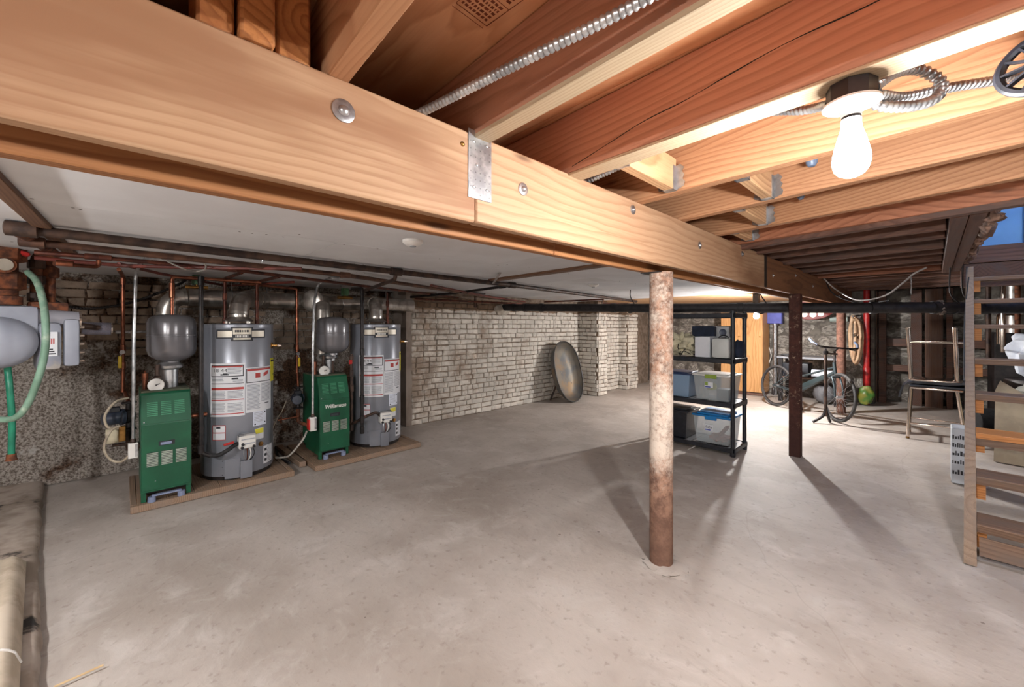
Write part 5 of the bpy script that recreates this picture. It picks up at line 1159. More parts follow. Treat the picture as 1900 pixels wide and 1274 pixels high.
# ------------------------------------------------------------------ shelving unit
sx0, sx1, sy0, sy1 = -2.30, -1.40, 4.48, 4.90; tiers = [.085, .545, 1.0, 1.475]
t = thing('shelving_unit', 'black four-tier plastic shelving unit behind the round post', 'shelf', ((sx0 + sx1) / 2, (sy0 + sy1) / 2, 0))
for x in (sx0 + .025, sx1 - .025):
    for y in (sy0 + .025, sy1 - .025):
        q = MB(); q.lathe([(.024, 0), (.026, .004), (.026, .03), (.021, .034), (.021, tiers[3] + .02), (.0001, tiers[3] + .022)], (x, y, 0), 18); q.build('post', BLKP, t)
for z in tiers:
    q = MB()
    q.box((sx0, sy0, z - .048), (sx1, sy0 + .02, z), ch=.006); q.box((sx0, sy1 - .02, z - .048), (sx1, sy1, z), ch=.006); q.box((sx0, sy0, z - .048), (sx0 + .02, sy1, z), ch=.006); q.box((sx1 - .02, sy0, z - .048), (sx1, sy1, z), ch=.006)
    for x in (sx0 + .025, sx1 - .025):
        for y in (sy0 + .025, sy1 - .025): q.cyl((x, y, z - .055), (x, y, z + .004), .027, n=16)
    ti = q.build('tier', BLKP, t)
    n = 10; wd = (sx1 - sx0 - .04) / n
    for k in range(n): MB().box((sx0 + .02 + k * wd + .004, sy0 + .018, z - .018), (sx0 + .02 + (k + 1) * wd - .004, sy1 - .018, z - .008)).build('slat', BLKP, ti)
def bin_(x0, x1, y0, y1, z0, z1, mt, lid, label, latch=None, lidh=.03, cat='storage bin', tp=.025):
    t = thing('storage_bin', label, cat, ((x0 + x1) / 2, (y0 + y1) / 2, z0), group='storage bins on the shelving')
    def ring(d, z): return [(x0 + d, y0 + d, z), (x1 - d, y0 + d, z), (x1 - d, y1 - d, z), (x0 + d, y1 - d, z)]
    o_ = ring(tp, z0) + ring(0, z1); i_ = ring(tp + .004, z0 + .004) + ring(.004, z1)
    q = MB(); q.add(o_ + i_, [(3, 2, 1, 0), (8, 9, 10, 11)] + [(k, (k + 1) % 4, 4 + (k + 1) % 4, 4 + k) for k in range(4)] + [(8 + (k + 1) % 4, 8 + k, 12 + k, 12 + (k + 1) % 4) for k in range(4)] + [(4 + k, 4 + (k + 1) % 4, 12 + (k + 1) % 4, 12 + k) for k in range(4)])
    q.build('tub', mt, t)
    l_ = MB().box((x0 - .012, y0 - .012, z1 - .006), (x1 + .012, y1 + .012, z1 + lidh * .5), ch=.005); l_.box((x0 + .03, y0 + .03, z1 + lidh * .4), (x1 - .03, y1 - .03, z1 + lidh), ch=.004); lo = l_.build('lid', lid, t)
    if latch:
        xm = (x0 + x1) / 2 - .06; MB().box((xm, y0 - .02, z1 - .03), (xm + .12, y0 - .011, z1 + .012), ch=.003).build('latch', latch, t)
    return t
bz1, bz2, bz3 = tiers[0] + .0005, tiers[1] + .0005, tiers[2] + .0005
bin_(-1.83, -1.455, 4.52, 4.86, bz1, bz1 + .285, CLEAR, BLUEL, 'clear bin with a blue lid on the bottom tier', BLUEL)
bin_(-2.24, -1.90, 4.52, 4.86, bz1, bz1 + .29, BLKP, BLKP, 'black plastic tote on the bottom tier')
bin_(-1.83, -1.455, 4.52, 4.86, bz2, bz2 + .265, CLEAR, WHITE, 'clear bin with green latches on the second tier', LIME, .02)
bin_(-2.24, -1.87, 4.52, 4.86, bz2, bz2 + .255, CLEARB, pm('dark_blue_lid', (40, 56, 92), (34, 48, 80), 8, .4), 'bluish clear bin with a dark lid on the second tier', None, .02)
# labels on the bins
def bin_label(x, y, z, wd, ht, label, text=None, colour=None):
    t = thing('bin_label', label, 'label', (x, y, z)); MB().box((x - wd / 2, y - .003, z - ht / 2), (x + wd / 2, y - .0015, z + ht / 2)).build('paper', PAPER, t)
    if text:
        vs, fs = textmesh(text, ht * .62, shear=.15); MB().add([Vector((x + v_.x * .9, y - .0036, z + ht * .1 + v_.y)) for v_ in vs], fs).build('handwriting', INKK, t)
    q = MB(); q.box((x - wd * .45, y - .004, z - ht * .45), (x + wd * .2, y - .003, z - ht * .25)); q.build('blue_print', pm('ink_blue', (40, 60, 150), (34, 52, 136), 8, .5), t)
    if colour: MB().box((x - wd * .45, y - .004, z - ht * .1), (x - wd * .1, y - .003, z + ht * .45)).build('green_print', LIME, t)
bin_label(-1.67, 4.53, bz1 + .165, .085, .065, 'handwritten white label on the blue-lidded bin', 'Baby')
bin_label(-1.67, 4.53, bz2 + .165, .085, .065, 'green and blue printed label on the green-latched bin', None, True)
q = MB(); q.blob((-1.60, 4.66, bz1 + .05), (.1, .1, .04), 5, .5, 2.5, 10); q.build('folded_cloth', PORANGE, label='orange cloth inside the blue-lidded clear bin', cat='cloth')
MB().beam((-1.62, 4.62, bz1 + .03), (-1.50, 4.60, bz1 + .20), .06, .03, ch=.008).build('orange_strip', PORANGE, label='orange strip standing inside the blue-lidded clear bin', cat='cloth')
MB().lathe([(.03, 0), (.032, .01), (.032, .10), (.02, .13), (.012, .14), (.012, .16), (.0001, .16)], (-1.73, 4.60, bz2 + .006), 20).build('white_bottle', WHITE, label='white bottle inside the green-latched clear bin', cat='bottle')
MB().box((-1.62, 4.6, bz2 + .006), (-1.50, 4.75, bz2 + .12), ch=.01).build('grey_box', pm('slate_box', (110, 110, 116), (98, 98, 104), 8, .5), label='dark grey box inside the green-latched clear bin', cat='box')
MB().lathe([(.05, 0), (.05, .035), (.046, .04), (.0001, .04)], (-1.66, 4.59, bz2 + .125), 20, M=Matrix.Rotation(R(20), 4, 'X')).build('yellow_disc', YELL, label='yellow round item inside the green-latched clear bin', cat='lid')
q = MB(); q.blob((-2.03, 4.64, bz2 + .05), (.1, .08, .045), 9, .4, 2, 8); q.build('folded_cloth', BAGW, label='white cloth inside the bluish clear bin', cat='cloth')
MB().box((-1.79, 4.60, bz1 + .318), (-1.49, 4.84, bz1 + .33), ch=.004).build('lid_tray', LILAC, label='light blue tray lying on the blue lid', cat='tray')
# top-tier items
q = MB(); q.blob((-2.02, 4.66, bz3 + .118), (.16, .12, .115), 4, .75, 3.0, 22); q.v = [Vector((v_.x, v_.y, max(v_.z, bz3 + .001))) for v_ in q.v]; cb = q.build('canvas_bag', CANVAS, label='crumpled beige canvas bag with dark piping on the third tier', cat='bag', ang=25)
q = MB(); rng = random.Random(6); vsb = [o_ for o_ in bpy.data.objects['canvas_bag'].data.vertices]
org_ = ORG[cb.name]
for pth in ((30, 74, 119, 164, 208), (210, 255, 300, 345, 390), (250, 294, 338, 382, 426), (430, 474, 518, 562), (120, 166, 212, 258, 304)):
    q.tube(spl([org_ + vsb[i % len(vsb)].co * 1.0 + (vsb[i % len(vsb)].co - Vector((0, 0, .11))).normalized() * .003 for i in pth], 4), .0045, 6)
q.build('piping', BLKR, cb)
MB().box((-1.82, 4.53, bz3), (-1.66, 4.74, bz3 + .225), ch=.006).build('white_box', pm('white_card', (206, 208, 214), (196, 198, 206), 5, .6), label='plain white box on the third tier', cat='box')
t = thing('grey_case', 'pale grey rounded case with a dark seam on the third tier', 'case', (-1.54, 4.62, bz3))
MB().box((-1.64, 4.51, bz3), (-1.46, 4.70, bz3 + .215), ch=.035).build('shell', pm('case_grey', (190, 192, 190), (180, 182, 180), 5, .4), t); q = MB(); q.tube([(-1.642, 4.545, bz3 + .03), (-1.642, 4.545, bz3 + .16), (-1.63, 4.545, bz3 + .205), (-1.5, 4.545, bz3 + .219)], .005, 6); q.build('seam', BLKR, t); MB().tube(spl([(-1.6, 4.6, bz3 + .21), (-1.57, 4.6, bz3 + .235), (-1.52, 4.6, bz3 + .235), (-1.49, 4.6, bz3 + .21)], 5), .006, 8).build('carry_handle', BLKP, t)
q = MB(); q.box((-1.95, 4.77, bz3), (-1.70, 4.87, bz3 + .34), ch=.008); q.build('navy_box', NAVY, label='dark navy box at the back of the third tier', cat='box')
t = thing('small_speaker', 'silver speaker with one round cone at the back of the third tier', 'speaker', (-1.60, 4.80, bz3))
MB().box((-1.67, 4.74, bz3), (-1.53, 4.87, bz3 + .34), ch=.006).build('cabinet', SILV, t); MB().lathe([(.0001, .002), (.016, .0), (.03, .008), (.036, .01), (.038, .004), (.038, 0)], (-1.60, 4.74, bz3 + .27), 24, M=Matrix.Rotation(R(90), 4, 'X')).build('cone', pm('cone_grey', (90, 96, 112), (70, 76, 92), 8, .4), t)
q = MB(); q.blob((-1.432, 4.73, bz3 + .098), (.052, .12, .098), 11, .25, 2, 12); bp = q.build('backpack', NAVY, label='dark blue backpack at the right end of the third tier', cat='backpack')

# ------------------------------------------------------------------ wardrobe, conduit with blue box, bench
t = thing('wardrobe', 'light wood two-door wardrobe against the far stone wall', 'wardrobe', (-2.57, 9.0, 0))
wx0, wx1, wy0, wy1 = -2.98, -2.24, 8.72, 9.18
MB().box((wx0, wy0 + .02, .06), (wx1, wy1, 1.70), ch=.003).build('carcass', WDR, t); MB().box((wx0 + .01, wy0 + .03, 0), (wx1 - .01, wy1 - .02, .06)).build('plinth', WJO, t)
wm = (wx0 + wx1) / 2
for a, b, kx in ((wx0 + .002, wm - .002, wm - .03), (wm + .002, wx1 - .002, wx1 - .04)):
    d_ = MB().box((a, wy0, .065), (b, wy0 + .019, 1.695), ch=.002).build('wardrobe_door', WDR, t)
    MB().lathe([(.005, 0), (.005, .014), (.014, .02), (.014, .028), (.0001, .03)], (kx, wy0, 1.13), 14, M=Matrix.Rotation(R(90), 4, 'X')).build('knob', BRASS, d_)
p = at(1438, 640, Y=9.1); t = thing('conduit', 'silver conduit with a blue junction box on the far wall', 'conduit', (p.x, p.y, 0)); zb_ = at(1438, 601, Y=9.1).z
MB().cyl((p.x, p.y, 0), (p.x, p.y, zb_), .035, n=20).build('tube', STEEL, t); MB().lathe([(.05, 0), (.055, .02), (.05, .04)], (p.x, p.y, zb_ - .02), 20).build('collar', STEEL, t)
a = at(1424, 600, Y=9.1); b = at(1452, 577, Y=9.1); MB().box((a.x, 9.04, a.z), (b.x, 9.16, b.z), ch=.006).build('junction_box', BLUEB, t)
MB().tube(spl([at(1425, 640, Y=9.15), at(1431, 660, Y=9.15), at(1425, 680, Y=9.15), at(1434, 700, Y=9.15)], 6), .008, 6).build('wall_wire', WHITE, label='white wire hanging beside the wardrobe', cat='wire')
t = thing('work_bench', 'grey-topped work bench behind the bicycle', 'bench', (-1.45, 8.75, 0))
MB().box((-1.95, 8.45, .765), (-1.06, 9.05, .80), ch=.004).build('bench_top', GREYB, t); MB().box((-1.9, 8.5, .42), (-1.1, 9.0, .44)).build('lower_shelf', WJO, t)
for x in (-1.9, -1.11):
    for y in (8.5, 9.0): MB().box((x - .03, y - .03, 0), (x + .03, y + .03, .765)).build('leg', BLKI, t)
MB().box((-1.88, 8.52, .445), (-1.5, 8.9, .68), ch=.01).build('dark_crate', BLKP, label='dark crate on the lower shelf of the bench', cat='crate')
MB().cyl((-1.46, 8.6, .515), (-1.12, 8.6, .515), .07, n=24).build('cloth_roll', BAGW, label='rolled white cloth on the lower shelf of the bench', cat='cloth')
q = MB(); q.blob((-1.3, 8.7, .17), (.16, .16, .17), 8, .2, 2, 12); q.build('grey_sack', pm('grey_sack_m', (120, 120, 124), (100, 100, 104), 9, .8), label='grey sack on the floor under the bench', cat='sack')
# red and white round sign, pale cylinder on wall
p = at(1505, 572, Y=8.9); t = thing('round_sign', 'red round sign with pale blotches hanging near the far wall', 'sign', p)
Ms = Matrix.Translation(p) @ Matrix.Rotation(R(90), 4, 'X'); MB().lathe([(.0001, .012), (.33, .012), (.34, .006), (.33, 0), (.0001, 0)], (0, 0, 0), 40).xf(Ms @ Matrix.Scale(.6, 4, (0, 1, 0))).build('disc', pm('sign_red', (128, 44, 40), (110, 36, 34), 6, .5), t)
for x, y, r in ((.03, -.11, .05), (.14, -.10, .045), (-.10, -.105, .05), (.23, -.05, .04), (-.21, -.06, .04)): MB().lathe([(.0001, .0145), (r, .0145), (r, .012)], (0, 0, 0), 18).xf(Ms @ Matrix.Translation((x, y, 0))).build('blotch', CREAM, t)
MB().beam(p + Vector((0, 0, .1)), Vector((p.x, p.y, ZJ)), .02, .01, up=(0, 1, 0)).build('hanger', BLKI, t)
a = at(1540, 592, Y=9.2); MB().cyl(a, a + Vector((.25, 0, 0)), .045, n=20).build('wall_canister', pm('pale_green', (164, 178, 172), (150, 164, 158), 8, .5), label='pale grey-green canister on the far stone wall', cat='canister')
# red standpipe with hose coil
p = at(1608, 748, Z=0); p.y = 9.15; p.x = at(1608, 700, Y=9.15).x
t = thing('standpipe', 'red painted standpipe in front of the far wall', 'pipe', (p.x, p.y, 0))
MB().cyl((p.x, p.y, 0), (p.x, p.y, ZJ), .042, n=24).build('pipe', REDP, t); MB().lathe([(.044, .3), (.049, .31), (.049, .62), (.044, .63)], (p.x, p.y, 0), 24).build('sleeve', REDP, t)
t = thing('hose_coil', 'tan hose coiled and hung beside the red standpipe', 'hose', (p.x - .14, p.y - .05, .75))
for k in range(5):
    a = .03 + .016 * k; q = MB(); c_ = Vector((p.x - .16 + .008 * k, p.y - .16 + .045 * (k % 3), 1.13 - .02 * k)); q.tube([c_ + Vector((a * math.cos(s * R(10)) * .9, .02 * math.sin(s * R(20)), .37 * math.sin(s * R(10)) + .08 * abs(math.cos(s * R(10))))) for s in range(36)], .021, 10, closed=True); q.build('hose_loop', HOSEB, t)
MB().cyl((p.x - .16, p.y - .2, 1.50), (p.x - .12, p.y + .1, 1.52), .015).build('hook', BLKI, t)
q = MB(); q.blob((p.x + .0, p.y - .16, .17), (.11, .07, .15), 3, .25, 1.6, 16); q.build('garden_bag', GRBAG, label='green and yellow plastic bag at the foot of the red standpipe', cat='bag')
# studs on the far right wall
for k, (u0, u1, lab, mt) in enumerate(((1618, 1628, 'first worn stud right of the red standpipe', WZO), (1630, 1644, 'dark stud second to the right of the red standpipe', WJO), (1690, 1711, 'dark wide post behind the stacked stools', WYO), (1716, 1750, 'pale wide plank upright behind the stacked stools', WZO), (1756, 1768, 'dark stud at the right of the stacked stools', WJO))):
    a = at(u0, 600, Y=9.6); b = at(u1, 600, Y=9.6); MB().box((a.x, 9.6, -.005), (b.x, 9.75, ZJ), ch=.004).build('wall_stud', mt, label=lab, cat='stud', group='timber studs on the far wall')
MB().box((-.6, 9.72, .98), (1.3, 9.80, 1.12), ch=.004).build('wall_rail', WJO, label='dark horizontal rail behind the stacked stools', cat='rail')
MB().box((-.6, 9.72, .55), (1.3, 9.80, .66), ch=.004).build('wall_rail', WJO, label='lower dark horizontal rail behind the stacked stools', cat='rail')

# ------------------------------------------------------------------ bicycle
bt = thing('bicycle', 'grey-green city bicycle leaning by the far bench', 'bicycle', (-1.845, 7.88, 0), R(-36.5)); bt.rotation_euler = (R(-5), 0, R(-36.5)); 
def wheel(parent, c, name):
    c = Vector(c); Mw = Matrix.Translation(c) @ Matrix.Rotation(R(90), 4, 'X')
    w_ = MB().tube([Mw @ Vector((.322 * math.cos(k * R(7.5)), .322 * math.sin(k * R(7.5)), 0)) for k in range(48)], .019, 10, closed=True).build(name, TIRE, parent, local=True)
    MB().tube([Mw @ Vector((.299 * math.cos(k * R(7.5)), .299 * math.sin(k * R(7.5)), 0)) for k in range(48)], .009, 8, closed=True).build('rim', BLKI, w_, local=True)
    MB().lathe([(.012, -.05), (.022, -.035), (.016, -.02), (.016, .02), (.022, .035), (.012, .05)], (0, 0, 0), 14).xf(Mw).build('hub', SILV, w_, local=True)
    q = MB()
    for k in range(24):
        a = k * R(15); b = a + R(70 if k % 2 else -70); s = .032 * (1 if (k // 2) % 2 else -1); q.tube([Mw @ Vector((.02 * math.cos(b), .02 * math.sin(b), s)), Mw @ Vector((.295 * math.cos(a), .295 * math.sin(a), 0))], .0013, 4)
    q.build('spokes', SILV, w_, kind='stuff', local=True); return w_
wheel(bt, (0, 0, .341), 'rear_wheel')
HB = Vector((1.05, 0, .66)); HT_ = Vector((1.015, 0, .82)); BB = Vector((.43, 0, .29)); ST = Vector((.28, 0, .62))
def tb(name, pts, r, mt, parent=bt): return MB().tube([Vector(p) for p in pts], r, 12).build(name, mt, parent, local=True)
f_ = MB(); f_.tube([HB, HT_], .021, 14); f_.tube([HB + Vector((0, 0, .03)), BB], .024, 14); f_.tube([BB, ST], .017, 12); f_.tube([ST - Vector((-.05, 0, .12)), HB + Vector((-.02, 0, .09))], .015, 12)
for s in (-1, 1): f_.tube([BB + Vector((0, s * .03, 0)), Vector((0, s * .055, .341))], .009, 8); f_.tube([ST + Vector((.02, s * .015, -.03)), Vector((0, s * .055, .341))], .008, 8)
f_.cyl(BB + Vector((0, -.04, 0)), BB + Vector((0, .04, 0)), .022); f_.build('frame', BIKE, bt, local=True)
MB().beam(Vector((.52, 0, .40)), Vector((.90, 0, .60)), .06, .075, ch=.015).build('battery', pm('battery_teal', (38, 48, 50), (30, 40, 42), 6, .35), bt, local=True)
tb('seat_post', [ST, (.215, 0, .84)], .013, SILV)
q = MB(); q.blob((.2, 0, .865), (.14, .07, .028), 2, .2, 1.5, 10); q.build('saddle', BLKR, bt, local=True)
cr = MB().lathe([(.0001, -.003), (.09, -.003), (.09, .003), (.0001, .003)], (0, 0, 0), 28).xf(Matrix.Translation(BB + Vector((0, -.045, 0))) @ Matrix.Rotation(R(90), 4, 'X')).build('chainring', BLKI, bt, local=True)
for s, a in ((-1, -50), (1, 130)):
    e = BB + Vector((.165 * math.cos(R(a)), s * .07, .165 * math.sin(R(a)))); ck = MB().beam(BB + Vector((0, s * .06, 0)), e, .014, .022, ch=.003, up=(0, 1, 0)).build('crank', SILV, bt, local=True); MB().box(e + Vector((-.045, s * .05 - .035, -.012)), e + Vector((.045, s * .05 + .035, .012)), ch=.004).build('pedal', BLKP, ck, local=True)
MB().tube([Vector((0, -.045, .375)), BB + Vector((0, -.045, .088)), BB + Vector((.088, -.045, 0)), BB + Vector((0, -.045, -.088)), Vector((0, -.045, .307)), Vector((-.035, -.045, .341))], .005, 6, closed=True).build('chain', BLKI, bt, local=True)
MB().beam(BB + Vector((-.02, .04, -.02)), Vector((.36, .18, .012)), .016, .016, ch=.003).build('kickstand', BLKI, bt, local=True)
MB().box((-.03, -.06, .18), (.02, -.035, .30), ch=.006).build('derailleur', BLKI, bt, local=True)
# steered assembly as parts, turned about the head
SA = Matrix.Translation(HB) @ Matrix.Rotation(R(-15), 4, 'Z') @ Matrix.Translation(-HB)
FA = Vector((1.17, 0, .341))
fw = wheel(bt, (0, 0, 0), 'front_wheel'); fw.matrix_local = SA @ Matrix.Translation(FA)
q = MB(); q.tube([HB + Vector((.01, -.0, -.03)), HB + Vector((.01, 0, 0))], .02, 12); q.box(HB + Vector((-.01, -.06, -.055)), HB + Vector((.035, .06, -.03)), ch=.008)
for s in (-1, 1): q.tube(spl([HB + Vector((.012, s * .052, -.04)), HB + Vector((.08, s * .052, -.16)), FA + Vector((0, s * .055, 0))], 6), .0125, 10)
q.xf(SA).build('fork', BIKE, bt, local=True)
q = MB(); q.tube([HT_, HT_ + Vector((-.02, 0, .16)), HT_ + Vector((.04, 0, .205))], .014, 10); q.xf(SA).build('stem', BLKI, bt, local=True)
hc = HT_ + Vector((.05, 0, .21))
q = MB(); q.tube(spl([hc + Vector((-.14, -.30, .10)), hc + Vector((-.08, -.30, .06)), hc + Vector((-.01, -.25, .01)), hc + Vector((0, -.1, 0)), hc, hc + Vector((0, .1, 0)), hc + Vector((-.01, .25, .01)), hc + Vector((-.08, .30, .06)), hc + Vector((-.14, .30, .10))], 6), .0115, 10); hb_ = q.xf(SA).build('handlebar', BLKI, bt, local=True)
for s in (-1, 1): MB().tube([SA @ (hc + Vector((-.02, s * .262, .018))), SA @ (hc + Vector((-.08, s * .30, .06))), SA @ (hc + Vector((-.145, s * .30, .104)))], .016, 10).build('grip', pm('grip_grey%d' % s, (96, 108, 132), (84, 96, 118), 8, .5), hb_, local=True); MB().beam(SA @ (hc + Vector((.03, s * .12, -.01))), SA @ (hc + Vector((.0, s * .23, -.02))), .008, .012).build('brake_lever', BLKI, hb_, local=True)
# rusty stand pole beside the bicycle
p = at(1533, 764, Z=0); p = Vector((-1.02, 6.95, 0)); pu = at(1532, 700, Y=6.95); p.x = pu.x
t = thing('stand_pole', 'brown metal stand pole with a clamp in front of the bicycle', 'stand', p); zt_ = at(1533, 655, Y=6.95).z
MB().cyl(p + Vector((0, 0, .10)), p + Vector((0, 0, zt_)), .018).build('pole', IRON, t); MB().lathe([(.02, 0), (.03, .02), (.03, .05), (.012, .06), (.012, .08), (.0001, .085)], p + Vector((0, 0, zt_ - .02)), 12).build('clamp', BLKI, t); MB().beam(p + Vector((0, 0, zt_)), p + Vector((.12, .05, zt_ - .01)), .03, .025, ch=.004).build('jaw', IRON, t)
MB().tube(spl([p + Vector((0, 0, .2)), p + Vector((-.03, -.02, .1)), p + Vector((-.13, -.08, .012))], 5), .018, 10).build('foot', BLKI, t)
MB().tube(spl([p + Vector((0, 0, .2)), p + Vector((.02, .04, .1)), p + Vector((.03, .12, .012))], 5), .018, 10).build('foot', BLKI, t)

# ------------------------------------------------------------------ stacked stools
def stool_parts(t, up, cx, cy, zs, hgt):
    """up=+1: legs go down from the seat (standing); -1: inverted, legs go up"""
    d = -1 if up > 0 else 1
    q = MB(); q.box((cx - .215, cy - .2, zs - .012), (cx + .215, cy + .2, zs + .012), ch=.01); q.build('seat_frame', CHROME, t)
    for sx in (-1, 1):
        for sy in (-1, 1):
            a = Vector((cx + sx * .19 - .02, cy + sy * .17, zs)); b = Vector((cx + (-.235 if sx < 0 else (.235 if up > 0 else .15)), cy + sy * .21, zs + d * hgt))
            lg = MB().cyl(a, b, .0155, n=14).build('leg', CHROME, t)
            MB().cyl(b - (b - a).normalized() * .02, b, .017, n=14).build('leg_cap', CHROME if up < 0 else BRASS, lg)
    f = .72 if up < 0 else .70
    for sy in (-1, 1): MB().cyl((cx - .222, cy + sy * .199, zs + d * hgt * f), (cx + .222, cy + sy * .199, zs + d * hgt * f), .009).build('rung', CHROME, t)
    for sx in (-1, 1): MB().cyl((cx + sx * .222, cy - .199, zs + d * hgt * f * .95), (cx + sx * .222, cy + .199, zs + d * hgt * f * .95), .009).build('rung', CHROME, t)
kx, ky = .02, 6.98
t = thing('metal_stool', 'chrome-legged stool standing on the floor, lower of the stacked pair', 'stool', (kx, ky, 0), group='stacked stools')
stool_parts(t, 1, kx, ky, .605, .605)
MB().box((kx - .22, ky - .21, .617), (kx + .23, ky + .21, .645), ch=.012).build('seat', SEATB, t)
q = MB(); q.add([], []); MB().beam((kx + .225, ky, .65), (kx + .30, ky, .82), .36, .02, ch=.006, up=(1, 0, -.3)).build('backrest', SEATB, t)
t = thing('metal_stool', 'chrome-legged stool turned upside down on top of the other stool', 'stool', (kx, ky, .646), group='stacked stools')
stool_parts(t, -1, kx, ky, .70, .62)
q = MB(); prof = [(.23, .02), (.10, .0), (-.1, -.002), (-.19, -.002), (-.235, -.02), (-.262, -.06), (-.285, -.13), (-.30, -.21)]; vs = []
for (x, z) in prof:
    for y in (-.2, .2): vs += [(kx + x, ky + y, .69 + z), (kx + x - (.02 if z < -.03 else 0), ky + y, .69 + z - (.03 if z >= -.03 else .005))]
q.add(vs, [f for i in range(len(prof) - 1) for f in ((i * 4, i * 4 + 2, i * 4 + 6, i * 4 + 4), (i * 4 + 1, i * 4 + 5, i * 4 + 7, i * 4 + 3), (i * 4, i * 4 + 4, i * 4 + 5, i * 4 + 1), (i * 4 + 2, i * 4 + 3, i * 4 + 7, i * 4 + 6))] + [(0, 1, 3, 2), (len(prof) * 4 - 4, len(prof) * 4 - 2, len(prof) * 4 - 1, len(prof) * 4 - 3)])
q.build('seat_shell', SEATB, t, ang=50)

# ------------------------------------------------------------------ stairs
rot = R(2.3); ds = Vector((math.sin(rot), math.cos(rot), 0)); dx = Vector((math.cos(rot), -math.sin(rot), 0)); F0 = Vector((.118, 3.44, 0)); SL = .765
t = thing('basement_stairs', 'worn open wooden stairs at the right edge', 'stairs', F0)
def SP(a, s, z): return F0 + dx * a + ds * s + Vector((0, 0, z))
for a0, mt in ((0, WST), (.80, WST)):
    q = MB(); L = (ZJ - .03) / SL
    poly = [(0, 0), (L, ZJ - .03), (L + .19, ZJ - .03), (.30, 0.0)]
    vs = [SP(a0, s, z) for s, z in poly] + [SP(a0 + .05, s, z) for s, z in poly]
    q.add(vs, [(0, 1, 2, 3), (7, 6, 5, 4), (0, 4, 5, 1), (1, 5, 6, 2), (2, 6, 7, 3), (3, 7, 4, 0)]); q.build('stringer', mt, t)
for k, (z, th, mt, dp) in enumerate(((.17, .045, WTR, .24), (.385, .05, WTR, .23), (.61, .036, WTO, .24), (.845, .045, WTR, .22), (1.085, .042, WTR, .22), (1.355, .034, WTR, .21), (1.58, .034, WTR, .21), (1.80, .034, WTR, .2))):
    s = z / SL - .01; q = MB(); vs = [SP(a, s_, zz) for a in (.052, .798) for s_, zz in ((s, z - th), (s, z - .006), (s + .006, z), (s + dp, z), (s + dp, z - th))]
    q.add(vs, [(0, 1, 2, 3, 4), (9, 8, 7, 6, 5)] + [(i, 5 + i, 5 + (i + 1) % 5, (i + 1) % 5) for i in range(5)]); q.build('tread', mt, t)
    q = MB(); c0_ = SP(.072, s + .02, z - th - .09); vs = [SP(a, s_, zz) for a in (.052, .092) for s_, zz in ((s + .03, z - th - .10), (s + .03, z - th), (s + .13, z - th), (s + .13, z - th - .10))]
    q.add(vs, [(0, 1, 2, 3), (7, 6, 5, 4)] + [(i, 4 + i, 4 + (i + 1) % 4, (i + 1) % 4) for i in range(4)]); q.build('cleat', WTO, t)
    if k == 2:
        vs = [SP(a, s_, zz) for a in (.052, .798) for s_, zz in ((s + .01, z - th - .05), (s + .01, z - th - .001), (s + .04, z - th - .001), (s + .04, z - th - .05))]; MB().add(vs, [(0, 1, 2, 3), (7, 6, 5, 4)] + [(i, 4 + i, 4 + (i + 1) % 4, (i + 1) % 4) for i in range(4)]).build('tread_support', WTR, t)
vs = [SP(a, s_, zz) for a in (.06, .79) for s_, zz in ((.10, .03), (.13, .125), (.155, .12), (.125, .025))]; MB().add(vs, [(0, 1, 2, 3), (7, 6, 5, 4)] + [(i, 4 + i, 4 + (i + 1) % 4, (i + 1) % 4) for i in range(4)]).build('kick_board', WTR, t)
q = MB(); q.tube(spl([SP(.0, .9, .95), SP(-.004, 1.1, 1.02), SP(-.004, 1.9, 1.45), SP(.02, 2.3, 1.80)], 6), .004, 6); q.build('stair_wire', BLKR, label='thin dark wire running up the stair stringer', cat='wire')
# under and behind the stairs
t = thing('carton', 'narrow white carton with dark lettering beside the stair stringer', 'carton', (.16, 5.2, 0))
MB().box((.105, 5.12, 0), (.195, 5.34, .47), ch=.006).build('box', pm('carton_white', (198, 204, 212), (188, 194, 202), 5, .5), t)
q = MB(); rng = random.Random(12)
for zz in (.40, .33, .26, .19, .10):
    x_ = .112
    while x_ < .182:
        w_ = rng.uniform(.006, .014); q.box((x_, 5.1185, zz - .02), (x_ + w_, 5.1196, zz + rng.uniform(.0, .02))); x_ += w_ + .005
q.build('lettering', INKK, t, kind='stuff')
q = MB(); q.prism([(0, 0), (.30, 0), (.26, .62), (.03, .80), (.0, .70)], 0, .05, M=Matrix.Translation((.42, 6.25, .0)) @ Matrix.Rotation(R(-10), 4, 'Z') @ Matrix.Rotation(R(82), 4, 'X')); q.build('folded_cardboard', CARD, label='tall folded beige cardboard leaning behind the stairs', cat='cardboard')
MB().box((.56, 6.36, 0), (.95, 6.75, .52), ch=.004).build('cardboard_box', CARD, label='beige cardboard box behind the stairs', cat='box')
q = MB(); q.blob((.80, 6.56, .66), (.2, .18, .15), 6, .5, 2.2, 16); q.build('clear_wrap', PANEL, label='crumpled clear plastic wrap on the box behind the stairs', cat='wrap')
q = MB(); q.blob((.78, 7.05, 1.04), (.2, .2, .27), 2, .5, 2.0, 18); q.v = [Vector((v_.x, v_.y, v_.z)) for v_ in q.v]; q.build('white_bag', BAGW, label='white plastic bag on the dark drum behind the stairs', cat='bag')
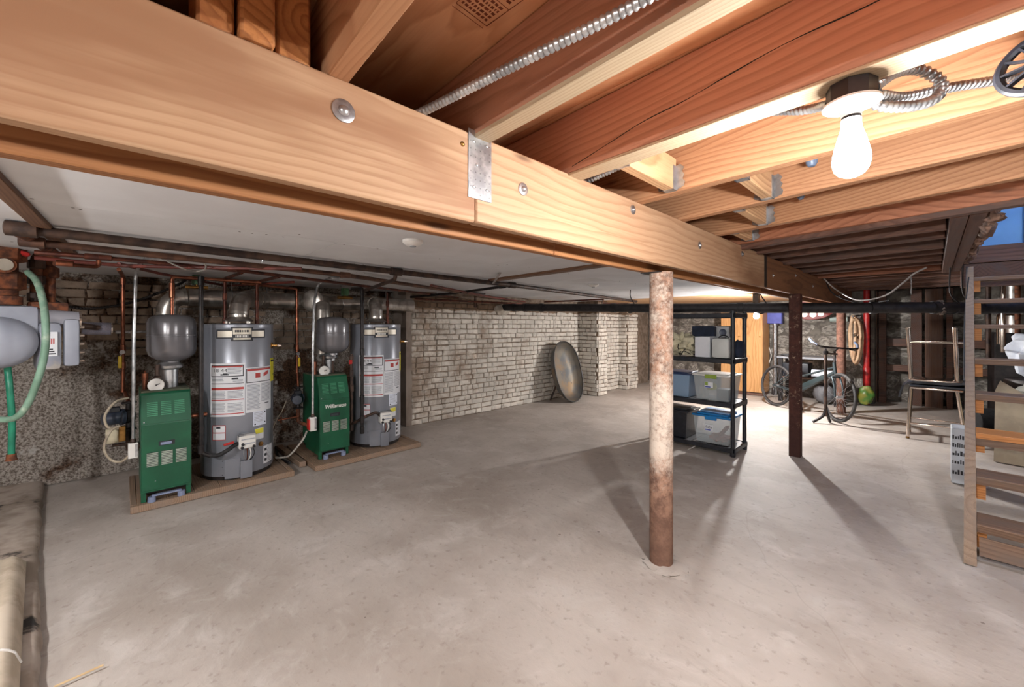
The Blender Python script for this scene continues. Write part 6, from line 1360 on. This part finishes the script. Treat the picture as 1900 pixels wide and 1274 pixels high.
MB().lathe([(.25, 0), (.26, .02), (.26, .36), (.268, .37), (.268, .39), (.26, .4), (.26, .74), (.25, .76), (.0001, .76)], (.80, 7.1, 0), 36).build('dark_drum', pm('dark_drum_m', (52, 46, 46), (38, 34, 34), 8, .5, .2), label='dark metal drum behind the stairs', cat='drum')
q = MB(); q.cyl((.33, 7.50, .171), (.56, 7.62, .171), .17, n=24); q.build('dark_roll', BLKR, label='dark rolled mat lying behind the stair treads', cat='roll')
# old furnace and pipes in the gloom
t = thing('old_furnace', 'dark old furnace with pipes in the gloom behind the stairs', 'furnace', (.95, 8.6, 0))
MB().box((.55, 8.3, 0), (1.5, 9.2, 1.25), ch=.03).build('body', BLKI, t); MB().cyl((.75, 8.5, 1.25), (.75, 8.5, ZJ), .09, n=24).build('flue', DUCT, t); MB().tube(fillet([(.60, 8.28, 1.1), (.60, 8.28, 1.5), (1.2, 8.28, 1.5)], .05), .03, 14).build('steam_pipe', CHROME, t); MB().lathe([(.05, 0), (.05, .02), (.0001, .03)], (.9, 8.3, 1.0), 20, M=Matrix.Rotation(R(90), 4, 'X')).build('dial', WHITE, t)
for k in range(3): MB().cyl((.5 + .12 * k, 8.2, .9 + .1 * k), (.5 + .12 * k, 8.2, ZJ), .025, n=14).build('pipe', (IRON, CHROME, RUST)[k], t)
# framed picture upstairs and dark sill
t = thing('wall_frame', 'grey-blue framed panel on the stairwell wall upstairs', 'frame', (.85, 6.48, 2.3))
MB().box((.62, 6.46, 2.18), (1.2, 6.499, 2.62), ch=.01).build('frame', pm('frame_blue', (92, 116, 140), (80, 102, 126), 8, .4), t); MB().box((.66, 6.452, 2.22), (1.16, 6.461, 2.58)).build('panel', pm('panel_blue', (132, 158, 184), (122, 148, 174), 4, .3), t)
MB().box((.2, 6.43, ZJ + .05), (1.3, 6.5, ZJ + .22), ch=.004).build('stairwell_header', WJO, label='dark header board across the top of the stair opening', cat='board')
MB().box((.2, 6.44, ZJ - .2), (1.3, 6.52, ZJ + .045), ch=.004).build('stairwell_apron', WYO, label='dark board below the stairwell header', cat='board')
